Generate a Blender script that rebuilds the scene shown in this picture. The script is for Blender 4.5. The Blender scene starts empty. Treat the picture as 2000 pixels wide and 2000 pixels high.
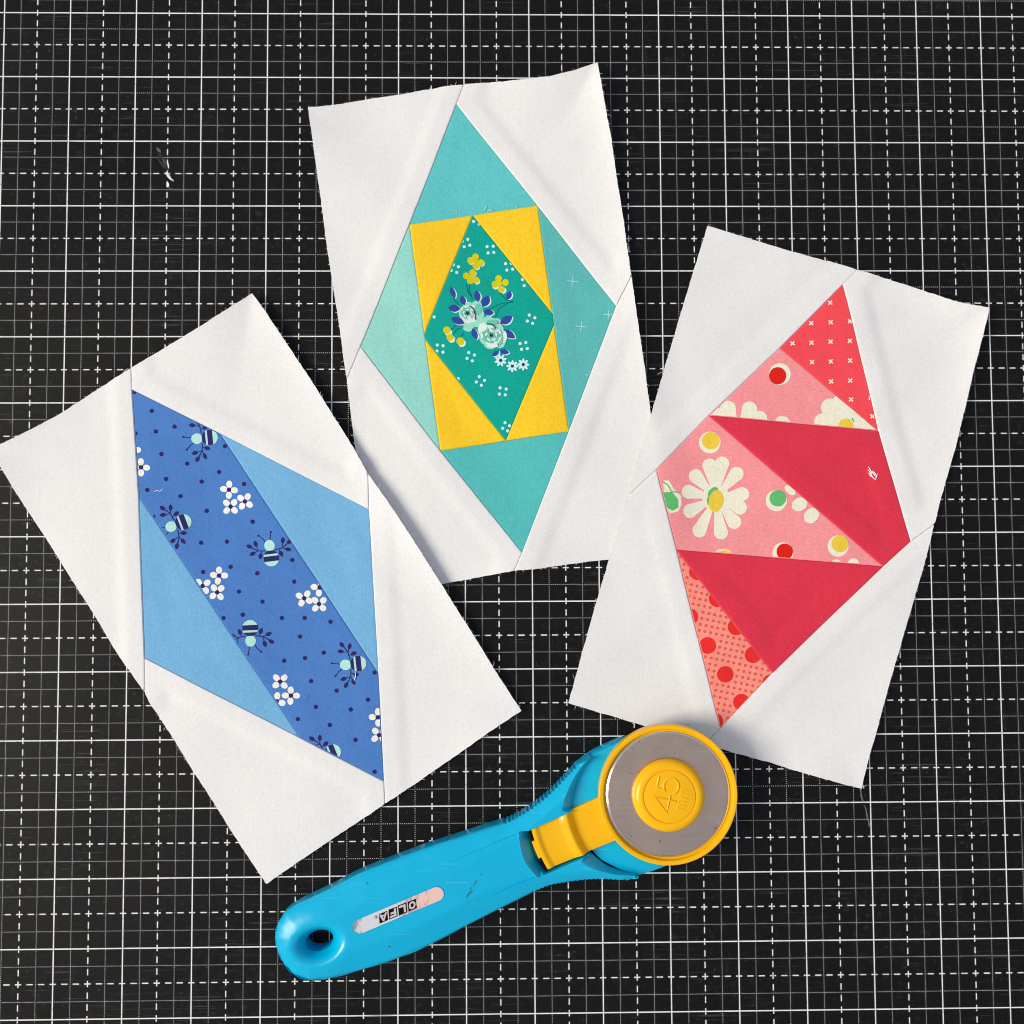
import bpy, math, random
import numpy as np
from mathutils import Matrix, Vector, geometry

# ------------------------------------------------------------------ camera, world, lamps, exposure
MM = 0.001
sc = bpy.context.scene
col = sc.collection
CAM_R = np.array([[0.9998271606178167, 0.004266688499700731, -0.01809542097219477],
                  [-0.0052818151345543725, 0.9983927532126848, -0.05642705699643747],
                  [0.017825580489813427, 0.056512880847124865, 0.9982427274859356]])
CAM_C = np.array([-2.2895560927630214, -32.315116176221316, 408.4132273459282])
FPX = 2100.0
cd = bpy.data.cameras.new('camera')
cam = bpy.data.objects.new('camera', cd); col.objects.link(cam)
m4 = Matrix([[*CAM_R[i], CAM_C[i] * MM] for i in range(3)] + [[0, 0, 0, 1]])
cam.matrix_world = m4
cd.sensor_fit = 'HORIZONTAL'; cd.sensor_width = 36.0; cd.lens = FPX / 2000.0 * 36.0
cd.clip_start = 0.01; cd.clip_end = 50
sc.camera = cam

w = bpy.data.worlds.new('World'); sc.world = w; w.use_nodes = True
bg = w.node_tree.nodes['Background']
bg.inputs['Color'].default_value = (0.84, 0.92, 1.12, 1); bg.inputs['Strength'].default_value = 0.43

def area(name, loc, target, sx, sy, power, colour):
    l = bpy.data.lights.new(name, 'AREA'); l.shape = 'RECTANGLE'; l.size = sx; l.size_y = sy
    l.energy = power; l.color = colour
    o = bpy.data.objects.new(name, l); col.objects.link(o)
    o.location = loc
    o.rotation_euler = (Vector(target) - Vector(loc)).to_track_quat('-Z', 'Y').to_euler()
    return o
area('window_light', (-3.50, -0.42, 2.90), (0.02, 0.0, 0), 1.7, 1.9, 212, (1.0, 0.925, 0.775))
area('warm_badge_fill', (-0.100, -0.585, 1.50), (-0.100, -0.585, 0), 0.075, 0.24, 0.044, (1.0, 0.47, 0.27))  # added unseen panel, only there to mirror peach in the foil badge
area('cool_badge_fill', (-0.195, -0.60, 1.50), (-0.195, -0.60, 0), 0.085, 0.24, 0.034, (0.98, 1.0, 1.0))  # second added panel out of view, gives the badge its silver reflection

sc.render.engine = 'CYCLES'
sc.cycles.filter_width = 1.0
sc.view_settings.view_transform = 'Standard'; sc.view_settings.look = 'None'
sc.view_settings.exposure = 0.0; sc.view_settings.gamma = 1.0; sc.view_settings.use_curve_mapping = False

# ------------------------------------------------------------------ measuring helpers (millimetres on the mat)
def at(p, z=0.0):
    """point of the place at height z (mm) that the photograph shows at source pixel p"""
    v = CAM_R @ np.array([(p[0] - 1000) / FPX, -(p[1] - 1000) / FPX, -1.0])
    t = (z - CAM_C[2]) / v[2]
    return (CAM_C + v * t)[:2]
def crop(ox, oy, s=3.864):
    return lambda *a: [(ox + x / s, oy + y / s) for x, y in a]
c1 = crop(0, 550); c2 = crop(350, 550); c3 = crop(200, 1000); c4 = crop(550, 1000); c5 = crop(400, 1300)
tA = crop(590, 100); tB = crop(850, 100); tC = crop(640, 550); tD = crop(900, 600); tE = crop(780, 370, 5.52)
p1 = crop(1250, 430); p2 = crop(1500, 430); p3 = crop(1230, 800); p4 = crop(1450, 800); p5 = crop(1100, 1100); p6 = crop(1350, 1150)
k1 = crop(520, 1600, 4.83); k2 = crop(800, 1500, 4.83); k3 = crop(950, 1400, 4.83); k4 = crop(1100, 1380, 4.83); k5 = crop(660, 1680, 8.05)
m1 = crop(0, 0); m4c = crop(1500, 1500)

rng = random.Random(7)
nrng = np.random.default_rng(5)

def sstep(a, b, x):
    t = np.clip((x - a) / (b - a), 0, 1); return t * t * (3 - 2 * t)
def seg_dist(P, segs):
    """min distance of points P (N,2) to segments (M,2,2)"""
    P = np.asarray(P, float); D = np.full(len(P), 1e9)
    for a, b in segs:
        ab = b - a; L = max(ab @ ab, 1e-12)
        t = np.clip(((P - a) @ ab) / L, 0, 1)
        D = np.minimum(D, np.hypot(*(P - (a + t[:, None] * ab)).T))
    return D
def pip(P, poly):
    P = np.asarray(P, float); x, y = P[:, 0], P[:, 1]; ins = np.zeros(len(P), bool); n = len(poly)
    for i in range(n):
        x1, y1 = poly[i]; x2, y2 = poly[(i + 1) % n]
        if y1 == y2: continue
        c = ((y1 > y) != (y2 > y)) & (x < (x2 - x1) * (y - y1) / (y2 - y1) + x1)
        ins ^= c
    return ins
def poly_segs(poly, closed=True):
    n = len(poly); return [(np.asarray(poly[i], float), np.asarray(poly[(i + 1) % n], float)) for i in range(n if closed else n - 1)]
def area2(poly):
    P = np.asarray(poly); x, y = P[:, 0], P[:, 1]
    return float(np.sum(x * np.roll(y, -1) - np.roll(x, -1) * y))
def densify(pts, step, closed=False):
    out = []; n = len(pts)
    for i in range(n if closed else n - 1):
        a = np.asarray(pts[i], float); b = np.asarray(pts[(i + 1) % n], float)
        k = max(1, int(round(np.linalg.norm(b - a) / step)))
        for j in range(k): out.append(a + (b - a) * j / k)
    if not closed: out.append(np.asarray(pts[-1], float))
    return out
def smooth_path(pts, step):
    """Catmull-Rom through pts"""
    P = [np.asarray(p, float) for p in pts]; P = [2 * P[0] - P[1]] + P + [2 * P[-1] - P[-2]]
    out = []
    for i in range(1, len(P) - 2):
        a, b, c, d = P[i - 1:i + 3]
        k = max(1, int(np.linalg.norm(c - b) / step))
        for j in range(k):
            t = j / k
            out.append(0.5 * (2 * b + (c - a) * t + (2 * a - 5 * b + 4 * c - d) * t * t + (3 * b - a - 3 * c + d) * t ** 3))
    out.append(P[-2]); return out
def cdt(boundary, extra, holes=()):
    """triangulate the inside of a boundary loop with extra points"""
    verts = [Vector((float(x), float(y))) for x, y in boundary]
    loops = [list(range(len(verts)))]
    for h in holes:
        s = len(verts); verts += [Vector((float(x), float(y))) for x, y in h]; loops.append(list(range(s, len(verts))))
    edges = [(l[i], l[(i + 1) % len(l)]) for l in loops for i in range(len(l))]
    verts += [Vector((float(x), float(y))) for x, y in extra]
    v, e, f, ov, oe, of = geometry.delaunay_2d_cdt(verts, edges, [], 1, 1e-5)
    V = np.array([(p.x, p.y) for p in v]); F = np.array([t for t in f if len(t) == 3])
    c = V[F].mean(1)
    keep = pip(c, boundary)
    for h in holes: keep &= ~pip(c, h)
    return V, F[keep]

# ------------------------------------------------------------------ object helpers
def lin(c):
    return tuple(((v / 255) / 12.92 if v / 255 <= 0.04045 else ((v / 255 + 0.055) / 1.055) ** 2.4) for v in c)
def mesh_obj(name, V, F, mats, parent=None, fmat=None, smooth=True, sharp=None, label=None):
    """V in mm, world axes; the parent chain sits at an Empty whose offset is undone on the first level"""
    me = bpy.data.meshes.new(name)
    me.from_pydata([tuple(float(c) * MM for c in v) for v in V], [], [tuple(int(i) for i in f) for f in F])
    for m in (mats if isinstance(mats, (list, tuple)) else [mats]): me.materials.append(m)
    if fmat is not None: me.polygons.foreach_set('material_index', np.asarray(fmat, np.int32))
    if smooth: me.polygons.foreach_set('use_smooth', [True] * len(me.polygons))
    me.update(); me.validate()
    if sharp is not None: me.set_sharp_from_angle(angle=math.radians(sharp))
    o = bpy.data.objects.new(name, me); col.objects.link(o)
    if parent is not None:
        o.parent = parent
        if parent.type == 'EMPTY': o.location = -parent.location
    if label: o['label'] = label
    return o
def tag(o, label, cat, group=None, kind=None):
    o['label'] = label; o['category'] = cat
    if group: o['group'] = group
    if kind: o['kind'] = kind
    return o
def empty(name, xy):
    o = bpy.data.objects.new(name, None); col.objects.link(o); o.empty_display_size = 0.01
    o.location = (xy[0] * MM, xy[1] * MM, 0); return o
def tube(pts3, r, sides=5, taper=True):
    P = [np.asarray(p, float) for p in pts3]; V = []; F = []; n = len(P)
    for i, p in enumerate(P):
        t = P[min(i + 1, n - 1)] - P[max(i - 1, 0)]; t /= np.linalg.norm(t) + 1e-9
        a = np.cross(t, (0, 0, 1.0)); a /= np.linalg.norm(a) + 1e-9; b = np.cross(a, t)
        rr = r * (0.45 if taper and i in (0, n - 1) else 1)
        for s in range(sides):
            q = 2 * math.pi * s / sides; V.append(p + rr * (math.cos(q) * a + math.sin(q) * b))
    for i in range(n - 1):
        for s in range(sides):
            F.append((i * sides + s, i * sides + (s + 1) % sides, (i + 1) * sides + (s + 1) % sides, (i + 1) * sides + s))
    return V, F
def merge(parts):
    V = []; F = []; fm = []
    for v, f, k in parts:
        s = len(V); V += list(v); F += [tuple(i + s for i in q) for q in f]; fm += [k] * len(f)
    return V, F, fm

# ------------------------------------------------------------------ materials
class NT:
    def __init__(s, name):
        s.m = bpy.data.materials.new(name); s.m.use_nodes = True; s.t = s.m.node_tree; s.n = s.t.nodes
        s.p = s.n['Principled BSDF']
    def new(s, kind, **kw):
        x = s.n.new(kind)
        for k, v in kw.items(): setattr(x, k, v)
        return x
    def link(s, a, b): s.t.links.new(a, b)
    def math(s, op, a, b=None, c=None):
        x = s.new('ShaderNodeMath', operation=op)
        for i, v in enumerate((a, b, c)):
            if v is None: continue
            if isinstance(v, (int, float)): x.inputs[i].default_value = v
            else: s.link(v, x.inputs[i])
        return x.outputs[0]
    def rng(s, v, a, b, c, d):
        x = s.new('ShaderNodeMapRange'); x.interpolation_type = 'SMOOTHSTEP'
        s.link(v, x.inputs[0])
        for i, q in enumerate((a, b, c, d)): x.inputs[i + 1].default_value = q
        return x.outputs[0]
    def mapped(s, rot=0, scale=(1, 1, 1)):
        tc = s.new('ShaderNodeTexCoord'); mp = s.new('ShaderNodeMapping')
        s.link(tc.outputs['Object'], mp.inputs[0]); mp.inputs['Rotation'].default_value = (0, 0, rot); mp.inputs['Scale'].default_value = scale
        return mp.outputs[0]
    def noise(s, vec, scale, detail=2, rough=0.5):
        x = s.new('ShaderNodeTexNoise'); s.link(vec, x.inputs['Vector']); x.inputs['Scale'].default_value = scale
        x.inputs['Detail'].default_value = detail; x.inputs['Roughness'].default_value = rough
        return x.outputs[0]
    def mix(s, f, a, b, blend='MIX'):
        x = s.new('ShaderNodeMix', data_type='RGBA', blend_type=blend)
        for i, v in ((0, f), (6, a), (7, b)):
            if isinstance(v, (int, float)): x.inputs[i].default_value = v
            elif isinstance(v, tuple): x.inputs[i].default_value = (*v[:3], 1)
            else: s.link(v, x.inputs[i])
        return x.outputs[2]

def fabric(name, rgb, ang=0.0, var=0.10, gain=1.0, wf=1.0):
    """plain woven quilting cotton: fine warp and weft threads, slubs, faint dye unevenness"""
    N = NT(name); c = tuple(v * gain for v in lin(rgb))
    warp = N.noise(N.mapped(ang, (2300, 620, 1)), 1.0, 2)
    weft = N.noise(N.mapped(ang, (520, 2200, 1)), 1.0, 2)
    slub = N.noise(N.mapped(ang, (1500, 60, 1)), 1.0, 1)
    th = N.math('ADD', warp, weft)
    blot = N.noise(N.mapped(0, (1, 1, 1)), 110, 3)
    f = N.math('ADD', N.math('MULTIPLY', N.math('SUBTRACT', N.math('ADD', N.math('MULTIPLY', warp, 2 - wf), N.math('MULTIPLY', weft, wf)), 1.0), var * 3.4), N.math('MULTIPLY', N.math('SUBTRACT', slub, 0.5), var * 1.3))
    f = N.math('ADD', f, N.math('MULTIPLY', N.math('SUBTRACT', blot, 0.5), var * 1.3))
    f = N.math('ADD', f, 1.0)
    cc = N.new('ShaderNodeCombineXYZ')
    for i in range(3): N.link(f, cc.inputs[i])
    N.link(N.mix(1.0, c, cc.outputs[0], 'MULTIPLY'), N.p.inputs['Base Color'])
    N.p.inputs['Roughness'].default_value = 0.92
    N.p.inputs['Specular IOR Level'].default_value = 0.2
    N.p.inputs['Sheen Weight'].default_value = 0.06
    N.p.inputs['Sheen Roughness'].default_value = 0.6
    b = N.new('ShaderNodeBump'); b.inputs['Strength'].default_value = 0.35; b.inputs['Distance'].default_value = 0.00012
    N.link(th, b.inputs['Height']); N.link(b.outputs[0], N.p.inputs['Normal'])
    return N.m
def plain(name, rgb, rough=0.5, metal=0.0, spec=0.5, bump=None, var=0.0, rvar=0.0):
    N = NT(name); c = lin(rgb)
    if var:
        n = N.noise(N.mapped(), 260, 4, 0.6)
        k = N.rng(n, 0.25, 0.75, 1 - var, 1 + var)
        cc = N.new('ShaderNodeCombineXYZ')
        for i in range(3): N.link(k, cc.inputs[i])
        N.link(N.mix(1.0, c, cc.outputs[0], 'MULTIPLY'), N.p.inputs['Base Color'])
    else: N.p.inputs['Base Color'].default_value = (*c, 1)
    N.p.inputs['Roughness'].default_value = rough; N.p.inputs['Metallic'].default_value = metal
    N.p.inputs['Specular IOR Level'].default_value = spec
    if rvar:
        n2 = N.noise(N.mapped(0.5, (1, 1, 1)), 420, 5, 0.7)
        N.link(N.rng(n2, 0.35, 0.75, rough - rvar, rough + rvar), N.p.inputs['Roughness'])
    if bump:
        n = N.noise(N.mapped(), bump[0], 3); b = N.new('ShaderNodeBump'); b.inputs['Strength'].default_value = bump[1]
        b.inputs['Distance'].default_value = bump[2]; N.link(n, b.inputs['Height']); N.link(b.outputs[0], N.p.inputs['Normal'])
    return N.m

def mat_surface():
    """self-healing mat: charcoal vinyl with printed inch grid, dust and old cuts"""
    N = NT('mat_vinyl')
    tc = N.new('ShaderNodeTexCoord'); sx = N.new('ShaderNodeSeparateXYZ'); N.link(tc.outputs['Object'], sx.inputs[0])
    u = N.math('ADD', N.math('MULTIPLY', sx.outputs[0], 1 / 0.0254), 107.5)
    v = N.math('ADD', N.math('MULTIPLY', sx.outputs[1], -1 / 0.0254), 107.3)
    def per(x, k, off):   # distance (inch) to the nearest line of period 1/k, lines at off
        f = N.math('FRACT', N.math('ADD', N.math('MULTIPLY', x, k), 0.5 - off * k + 100))
        return N.math('DIVIDE', N.math('ABSOLUTE', N.math('SUBTRACT', f, 0.5)), k)
    def lt(x, r, s): return N.rng(x, r - s, r + s, 1, 0)
    parts = []
    for a, b in ((u, v), (v, u)):
        parts.append(lt(per(a, 1, 0), 0.0090, 0.002))
        parts.append(N.math('MULTIPLY', lt(per(a, 1, 0.5), 0.0088, 0.002), lt(per(b, 6, 0), 0.0455, 0.003)))
        d1 = per(a, 2, 0.25); d2 = per(b, 32, 0)
        d = N.math('SQRT', N.math('ADD', N.math('MULTIPLY', d1, d1), N.math('MULTIPLY', d2, d2)))
        parts.append(lt(d, 0.0056, 0.0018))
    ln = parts[0]
    for q in parts[1:]: ln = N.math('MAXIMUM', ln, q)
    wear = N.rng(N.noise(N.mapped(), 900, 3, 0.7), 0.30, 0.46, 0.50, 1.0)
    ln = N.math('MULTIPLY', ln, wear)
    grain = N.noise(N.mapped(), 1500, 3, 0.7)
    blot = N.noise(N.mapped(), 22, 4, 0.6)
    base = N.mix(N.rng(grain, 0.3, 0.75, 0, 1), (0.0012, 0.0012, 0.0014), (0.0088, 0.0078, 0.0068))
    base = N.mix(N.rng(blot, 0.35, 0.7, 0, 0.28), base, (0.0105, 0.0082, 0.0064))
    # scuffs, lint dust and healed cuts: streaks in three directions
    st = None
    for rot, sc_, lo in ((0.02, (60, 1500, 1), 0.73), (1.55, (45, 1700, 1), 0.65), (0.85, (16, 1300, 1), 0.62), (2.3, (50, 1600, 1), 0.66)):
        q = N.rng(N.noise(N.mapped(rot, sc_), 1.0, 1.5, 0.6), lo, lo + 0.10, 0, 1)
        st = q if st is None else N.math('MAXIMUM', st, q)
    patch = N.rng(N.noise(N.mapped(), 34, 3), 0.47, 0.68, 0.0, 1.0)
    st = N.math('MULTIPLY', st, patch)
    base = N.mix(N.math('MULTIPLY', st, 0.20), base, (0.30, 0.29, 0.28))
    sm_ = N.math('MULTIPLY', N.rng(N.noise(N.mapped(), 420, 6, 0.75), 0.52, 0.72, 0, 1), N.rng(N.noise(N.mapped(0.4), 26, 3), 0.42, 0.66, 0.15, 1.0))
    base = N.mix(N.math('MULTIPLY', sm_, 0.22), base, (0.16, 0.15, 0.145))
    dust = N.rng(N.noise(N.mapped(), 760, 2, 0.6), 0.66, 0.78, 0, 0.30)
    base = N.mix(dust, base, (0.28, 0.27, 0.25))
    cut = N.rng(N.noise(N.mapped(1.57, (30, 2600, 1)), 1.0, 1), 0.71, 0.76, 0, 1)
    cut = N.math('MAXIMUM', cut, N.rng(N.noise(N.mapped(0.0, (22, 2600, 1)), 1.0, 1), 0.72, 0.77, 0, 1))
    base = N.mix(N.math('MULTIPLY', cut, 0.9), base, (0.003, 0.003, 0.003))
    ln = N.math('MULTIPLY', ln, N.math('SUBTRACT', 1.0, N.math('MULTIPLY', cut, 0.75)))
    N.link(N.mix(ln, base, (0.80, 0.80, 0.79)), N.p.inputs['Base Color'])
    N.link(N.rng(N.noise(N.mapped(0.3), 14, 5, 0.62), 0.3, 0.7, 0.34, 0.52), N.p.inputs['Roughness']); N.p.inputs['Specular IOR Level'].default_value = 0.17
    b = N.new('ShaderNodeBump'); b.inputs['Strength'].default_value = 0.25; b.inputs['Distance'].default_value = 0.00015
    N.link(grain, b.inputs['Height']); N.link(b.outputs[0], N.p.inputs['Normal'])
    return N.m

AB, AT, AP = 0.555, 0.155, -0.265        # thread directions of the three blocks
G = 1.03
WH = (236, 234, 232)
M = dict(
    white_b=fabric('white_cotton', WH, -AB, 0.052), white_t=fabric('white_cotton', WH, -AT, 0.052), white_p=fabric('white_cotton', WH, -AP, 0.052),
    royal=fabric('royal_blue_cotton', (77, 127, 198), 0.5), sky=fabric('sky_blue_cotton', (118, 178, 220), 0.9),
    aqua=fabric('aqua_cotton', (96, 199, 199), 0.3), mint=fabric('mint_cotton', (152, 218, 206), 0.1), dusty=fabric('dusty_teal_cotton', (92, 185, 182), -0.2), aqua2=fabric('aqua_cotton', (86, 191, 188), 0.7),
    yellow=fabric('yellow_cotton', (253, 206, 40), 0.4), jade=fabric('jade_cotton', (0, 165, 148), 0.1),
    coral=fabric('coral_cotton', (247, 76, 86), 0.05, 0.08, 1.0, 1.4), pink=fabric('pink_cotton', (249, 152, 155), 0.05, 0.10, 1.0, 1.5), crimson=fabric('crimson_cotton', (224, 52, 75), 0.1, 0.09, 1.0, 1.6), salmon=fabric('salmon_cotton', (251, 148, 132), 0.2, 0.12),
)
def ink(name, rgb): return fabric('print_' + name, rgb, 0.3, 0.09)
I_ = dict(navy=ink('navy', (44, 36, 98)), ivory=ink('ivory', (243, 240, 232)), bee=ink('mint', (180, 229, 220)), leaf=ink('blue', (52, 70, 160)),
          lime=ink('mustard', (216, 206, 22)), rose=ink('rose_mint', (158, 224, 202)), rosed=ink('rose_green', (112, 206, 178)), rosew=ink('rose_white', (226, 240, 234)),
          stem=ink('stem', (0, 112, 122)), dark=ink('dark', (24, 62, 92)), frost=ink('frost', (214, 246, 246)), cream=ink('cream', (242, 237, 214)),
          red=ink('red', (226, 28, 12)), gold=ink('gold', (240, 205, 66)), green=ink('green', (98, 190, 112)), bigdot=ink('poppy', (237, 44, 40)), smalldot=ink('coral', (234, 88, 82)),
          thin=ink('pale', (170, 226, 222)))
lint_m = plain('lint_white', (246, 244, 240), 0.9); lint_p = plain('lint_pink', (230, 150, 150), 0.9); lint_g = plain('lint_grey', (150, 152, 150), 0.9)

# ------------------------------------------------------------------ the cutting mat
def build_mat():
    hx, hy, r = 457.0, 305.0, 12.0; out = []
    for cx, cy, a0 in ((hx - r, hy - r, 0), (-hx + r, hy - r, 90), (-hx + r, -hy + r, 180), (hx - r, -hy + r, 270)):
        for k in range(9):
            a = math.radians(a0 + 90 * k / 8); out.append((cx + r * math.cos(a), cy + r * math.sin(a)))
    n = len(out)
    V = [(x, y, 0) for x, y in out] + [(x * 1.0009, y * 1.0012, -0.4) for x, y in out] + [(x * 1.0009, y * 1.0012, -2.4) for x, y in out]
    F = [tuple(range(n)), tuple(range(3 * n - 1, 2 * n - 1, -1))]
    for l in range(2):
        for i in range(n): F.append((l * n + i, (l + 1) * n + i, (l + 1) * n + (i + 1) % n, l * n + (i + 1) % n))
    o = mesh_obj('cutting_mat', V, F, mat_surface(), smooth=False)
    tag(o, 'black self-healing cutting mat printed with a white inch grid, under everything', 'cutting mat')
    return o
mat = build_mat()

# ------------------------------------------------------------------ quilt blocks
def up(a, b): return (a, b)
class Block:
    """one pieced rectangle of cotton: outline in photo pixels, a height field for how it lies"""
    def __init__(s, name, label, arcs, lifts, seed, over=None):
        s.arcs_px = arcs; s.over = over; s.lifts = []
        r = np.random.default_rng(seed)
        s.w = [(r.uniform(-1, 1, 2) * 2 * np.pi / L, r.uniform(0, 6.28), A) for L, A in ((34, .18), (45, .22), (60, .24), (26, .09), (18, .04))]
        s.outline = None
        pts = [p for a in arcs for p in a[:-1]]
        s.outline = [at(p, 0.6) for p in pts]
        s.segs = poly_segs(s.outline)
        s.lifts = [(at(p, 0.6), A, R, Fo) for p, A, R, Fo in lifts]
        # the lifted rim is measured where it really is
        for _ in range(3):
            hh = s.h(np.array(s.outline))
            s.outline = [at(p, z) for p, z in zip(pts, hh)]; s.segs = poly_segs(s.outline)
        s.arcs = []; k = 0
        for a in arcs:
            s.arcs.append([s.outline[(k + i) % len(pts)] for i in range(len(a))]); k += len(a) - 1
        c = np.mean(s.outline, 0)
        s.root = empty('quilt_block', c); tag(s.root, label, 'quilt block', 'pieced quilt blocks on the mat')
        s.patches = []
    def h(s, P):
        P = np.asarray(P, float); z = np.full(len(P), 0.45)
        for kv, ph, A in s.w: z = z + A * (1 + np.sin(P @ kv + ph)) * 0.9
        if s.lifts:
            d = seg_dist(P, s.segs)
            for c, A, R, Fo in s.lifts:
                z = z + A * np.exp(-((P - c) ** 2).sum(1) / (2 * R * R)) * np.exp(-d / Fo)
        if s.over is not None:
            o = s.over; ds = seg_dist(P, o.segs); ds = np.where(pip(P, o.outline), ds, -ds)
            z = np.maximum(z, (o.h(P) + 0.75) * sstep(-16, 0.8, ds) + z * (1 - sstep(-16, 0.8, ds)))
        return z
    def pt(s, p):
        q = at(p, 0.6)
        for _ in range(2): q = at(p, float(s.h(np.array([q]))[0]))
        return q

class Patch:
    def __init__(s, block, name, label, mat_, inner_px, arc=None, al=0.12, step=1.7):
        B = block; s.B = B; s.al = al; s.dip = 0.09
        inner = [B.pt(p) for p in inner_px]
        outer = B.arcs[arc] if arc is not None else []
        s.poly = list(outer) + inner
        if area2(s.poly) < 0:
            s.poly = s.poly[::-1]
        if arc is not None:
            seam_chain = [outer[-1]] + inner + [outer[0]]
            s.seams = poly_segs(seam_chain, False)
            od = densify(outer, 0.8)
            # rotary-cut rim: slightly ragged
            jit = [od[0]]
            for i in range(1, len(od) - 1):
                t = od[i + 1] - od[i - 1]; nn = np.array([-t[1], t[0]]) / (np.linalg.norm(t) + 1e-9)
                jit.append(od[i] + nn * (0.05 * math.sin(i * 0.9) * rng.random() + rng.gauss(0, 0.045) + 0.06 * math.sin(od[i][0] * 0.55 + od[i][1] * 0.4) * math.sin(od[i][0] * 0.13 - od[i][1] * 0.21)))
            jit.append(od[-1])
            bd = jit + densify(seam_chain, 0.6)[1:-1]; nout = len(jit)
        else:
            s.seams = poly_segs(s.poly); bd = densify(s.poly, 0.6, True); nout = 0
        allsegs = poly_segs(s.poly)
        lo = np.min(bd, 0); hi = np.max(bd, 0); ex = []
        gx, gy = np.meshgrid(np.arange(lo[0], hi[0], step), np.arange(lo[1], hi[1], step * 0.866))
        gx = gx + (np.arange(gx.shape[0]) % 2)[:, None] * step / 2
        gp = np.c_[gx.ravel(), gy.ravel()] + nrng.normal(0, 0.12, (gx.size, 2))
        dd = seg_dist(gp, allsegs)
        gp = gp[pip(gp, s.poly) & (dd > 1.0)]
        ex = [gp]
        for a, b in s.seams:
            L = np.linalg.norm(b - a)
            if L < 2: continue
            t = (b - a) / L; nn = np.array([-t[1], t[0]]); k = max(2, int(round(L / 0.6)))
            for off in (0.12, 0.30, 0.62):
                for sg in (1, -1):
                    q = a + t * ((np.arange(k) + 0.5) / k * L)[:, None] + nn * off * sg
                    ins = pip(q, s.poly); q = q[ins]
                    if len(q): ex.append(q[seg_dist(q, allsegs) > off - 0.02])
        V, F = cdt(bd, np.vstack(ex))
        z = s.z(V)
        V3 = [(*p, zz) for p, zz in zip(V, z)]; F = [tuple(f) for f in F]
        F = [f if area2([V[i] for i in f]) > 0 else f[::-1] for f in F]
        # thickness along the cut rim
        if nout:
            n0 = len(V3); idx = []
            T = np.array(bd[:nout])
            for p in T: idx.append(int(np.argmin(((V - p) ** 2).sum(1))))
            for i in idx: V3.append((V3[i][0], V3[i][1], max(0.03, V3[i][2] - 0.42)))
            for k in range(nout - 1):
                F.append((idx[k], n0 + k, n0 + k + 1, idx[k + 1]))
        s.o = mesh_obj(name, V3, F, mat_, B.root, sharp=55, label=label)
        ip = s.poly
        s.clip = s.inset(ip, 0.33)
        B.patches.append(s)
    def inset(s, poly, d):
        n = len(poly); out = []
        ls = []
        for i in range(n):
            a = poly[i]; b = poly[(i + 1) % n]; t = b - a; L = np.linalg.norm(t)
            if L < 1e-6: continue
            t = t / L; ls.append((a + np.array([-t[1], t[0]]) * d, t))
        return ls          # half planes: keep left of each
    def z(s, P):
        P = np.asarray(P, float); h = s.B.h(P); d = seg_dist(P, s.seams)
        g = np.sqrt(np.clip(1 - (1 - np.clip(d / 0.45, 0, 1)) ** 2, 0, 1))
        extra = 1.5 * s.al * (1 - sstep(5.0, 10.5, d))
        pk = 0.060 * np.exp(-d / 3.2) * np.sin(P[:, 0] * 1.05 + 1.3 * np.sin(P[:, 1] * 0.31)) * np.sin(P[:, 1] * 0.93 + 1.1 * np.sin(P[:, 0] * 0.23)) * sstep(0.2, 1.4, d)
        return h + pk + extra * g - s.dip * (1 - g)
    def cut(s, poly):
        out = [np.asarray(p, float) for p in poly]
        for a, t in s.clip:
            src = out; out = []
            if not src: return []
            f = [t[0] * (p[1] - a[1]) - t[1] * (p[0] - a[0]) for p in src]
            for i in range(len(src)):
                j = (i + 1) % len(src)
                if f[i] >= 0: out.append(src[i])
                if (f[i] >= 0) != (f[j] >= 0): out.append(src[i] + (src[j] - src[i]) * f[i] / (f[i] - f[j]))
        return out
    def motif(s, name, shapes, label=None, kind=None):
        """print on the cloth; shapes: (polygon in px, ink). One mesh per motif, inks layered"""
        V = []; F = []; fm = []; mats = []; lay = -1; last = None
        for li, (poly, mk) in enumerate(shapes):
            q = s.cut([at(p, 0.75) for p in poly])
            if len(q) < 3: continue
            q = np.array(q)
            if abs(area2(q)) < 0.02: continue
            if area2(q) < 0: q = q[::-1]
            c = q.mean(0); R = np.hypot(*(q - c).T).max()
            rings = [1.0] if R < 1.3 else ([0.5, 1.0] if R < 3 else [0.33, 0.67, 1.0])
            if mk != last: lay += 1; last = mk
            if mk not in mats: mats.append(mk)
            k = mats.index(mk); n = len(q); s0 = len(V)
            P = [c] + [c + (p - c) * r for r in rings for p in q]
            zz = s.z(np.array(P)) + 0.055 + lay * 0.055 + 0.0012 * (li % 8)
            V += [(*p, z) for p, z in zip(P, zz)]
            for i in range(n):
                j = (i + 1) % n; F.append((s0, s0 + 1 + i, s0 + 1 + j)); fm.append(k)
                for r in range(len(rings) - 1):
                    a = s0 + 1 + r * n; F.append((a + i, a + n + i, a + n + j, a + j)); fm.append(k)
        if not F: return None
        o = mesh_obj(name, V, F, [I_[k] for k in mats], s.o, fm, label=label)
        if kind: o['kind'] = kind
        return o

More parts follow.
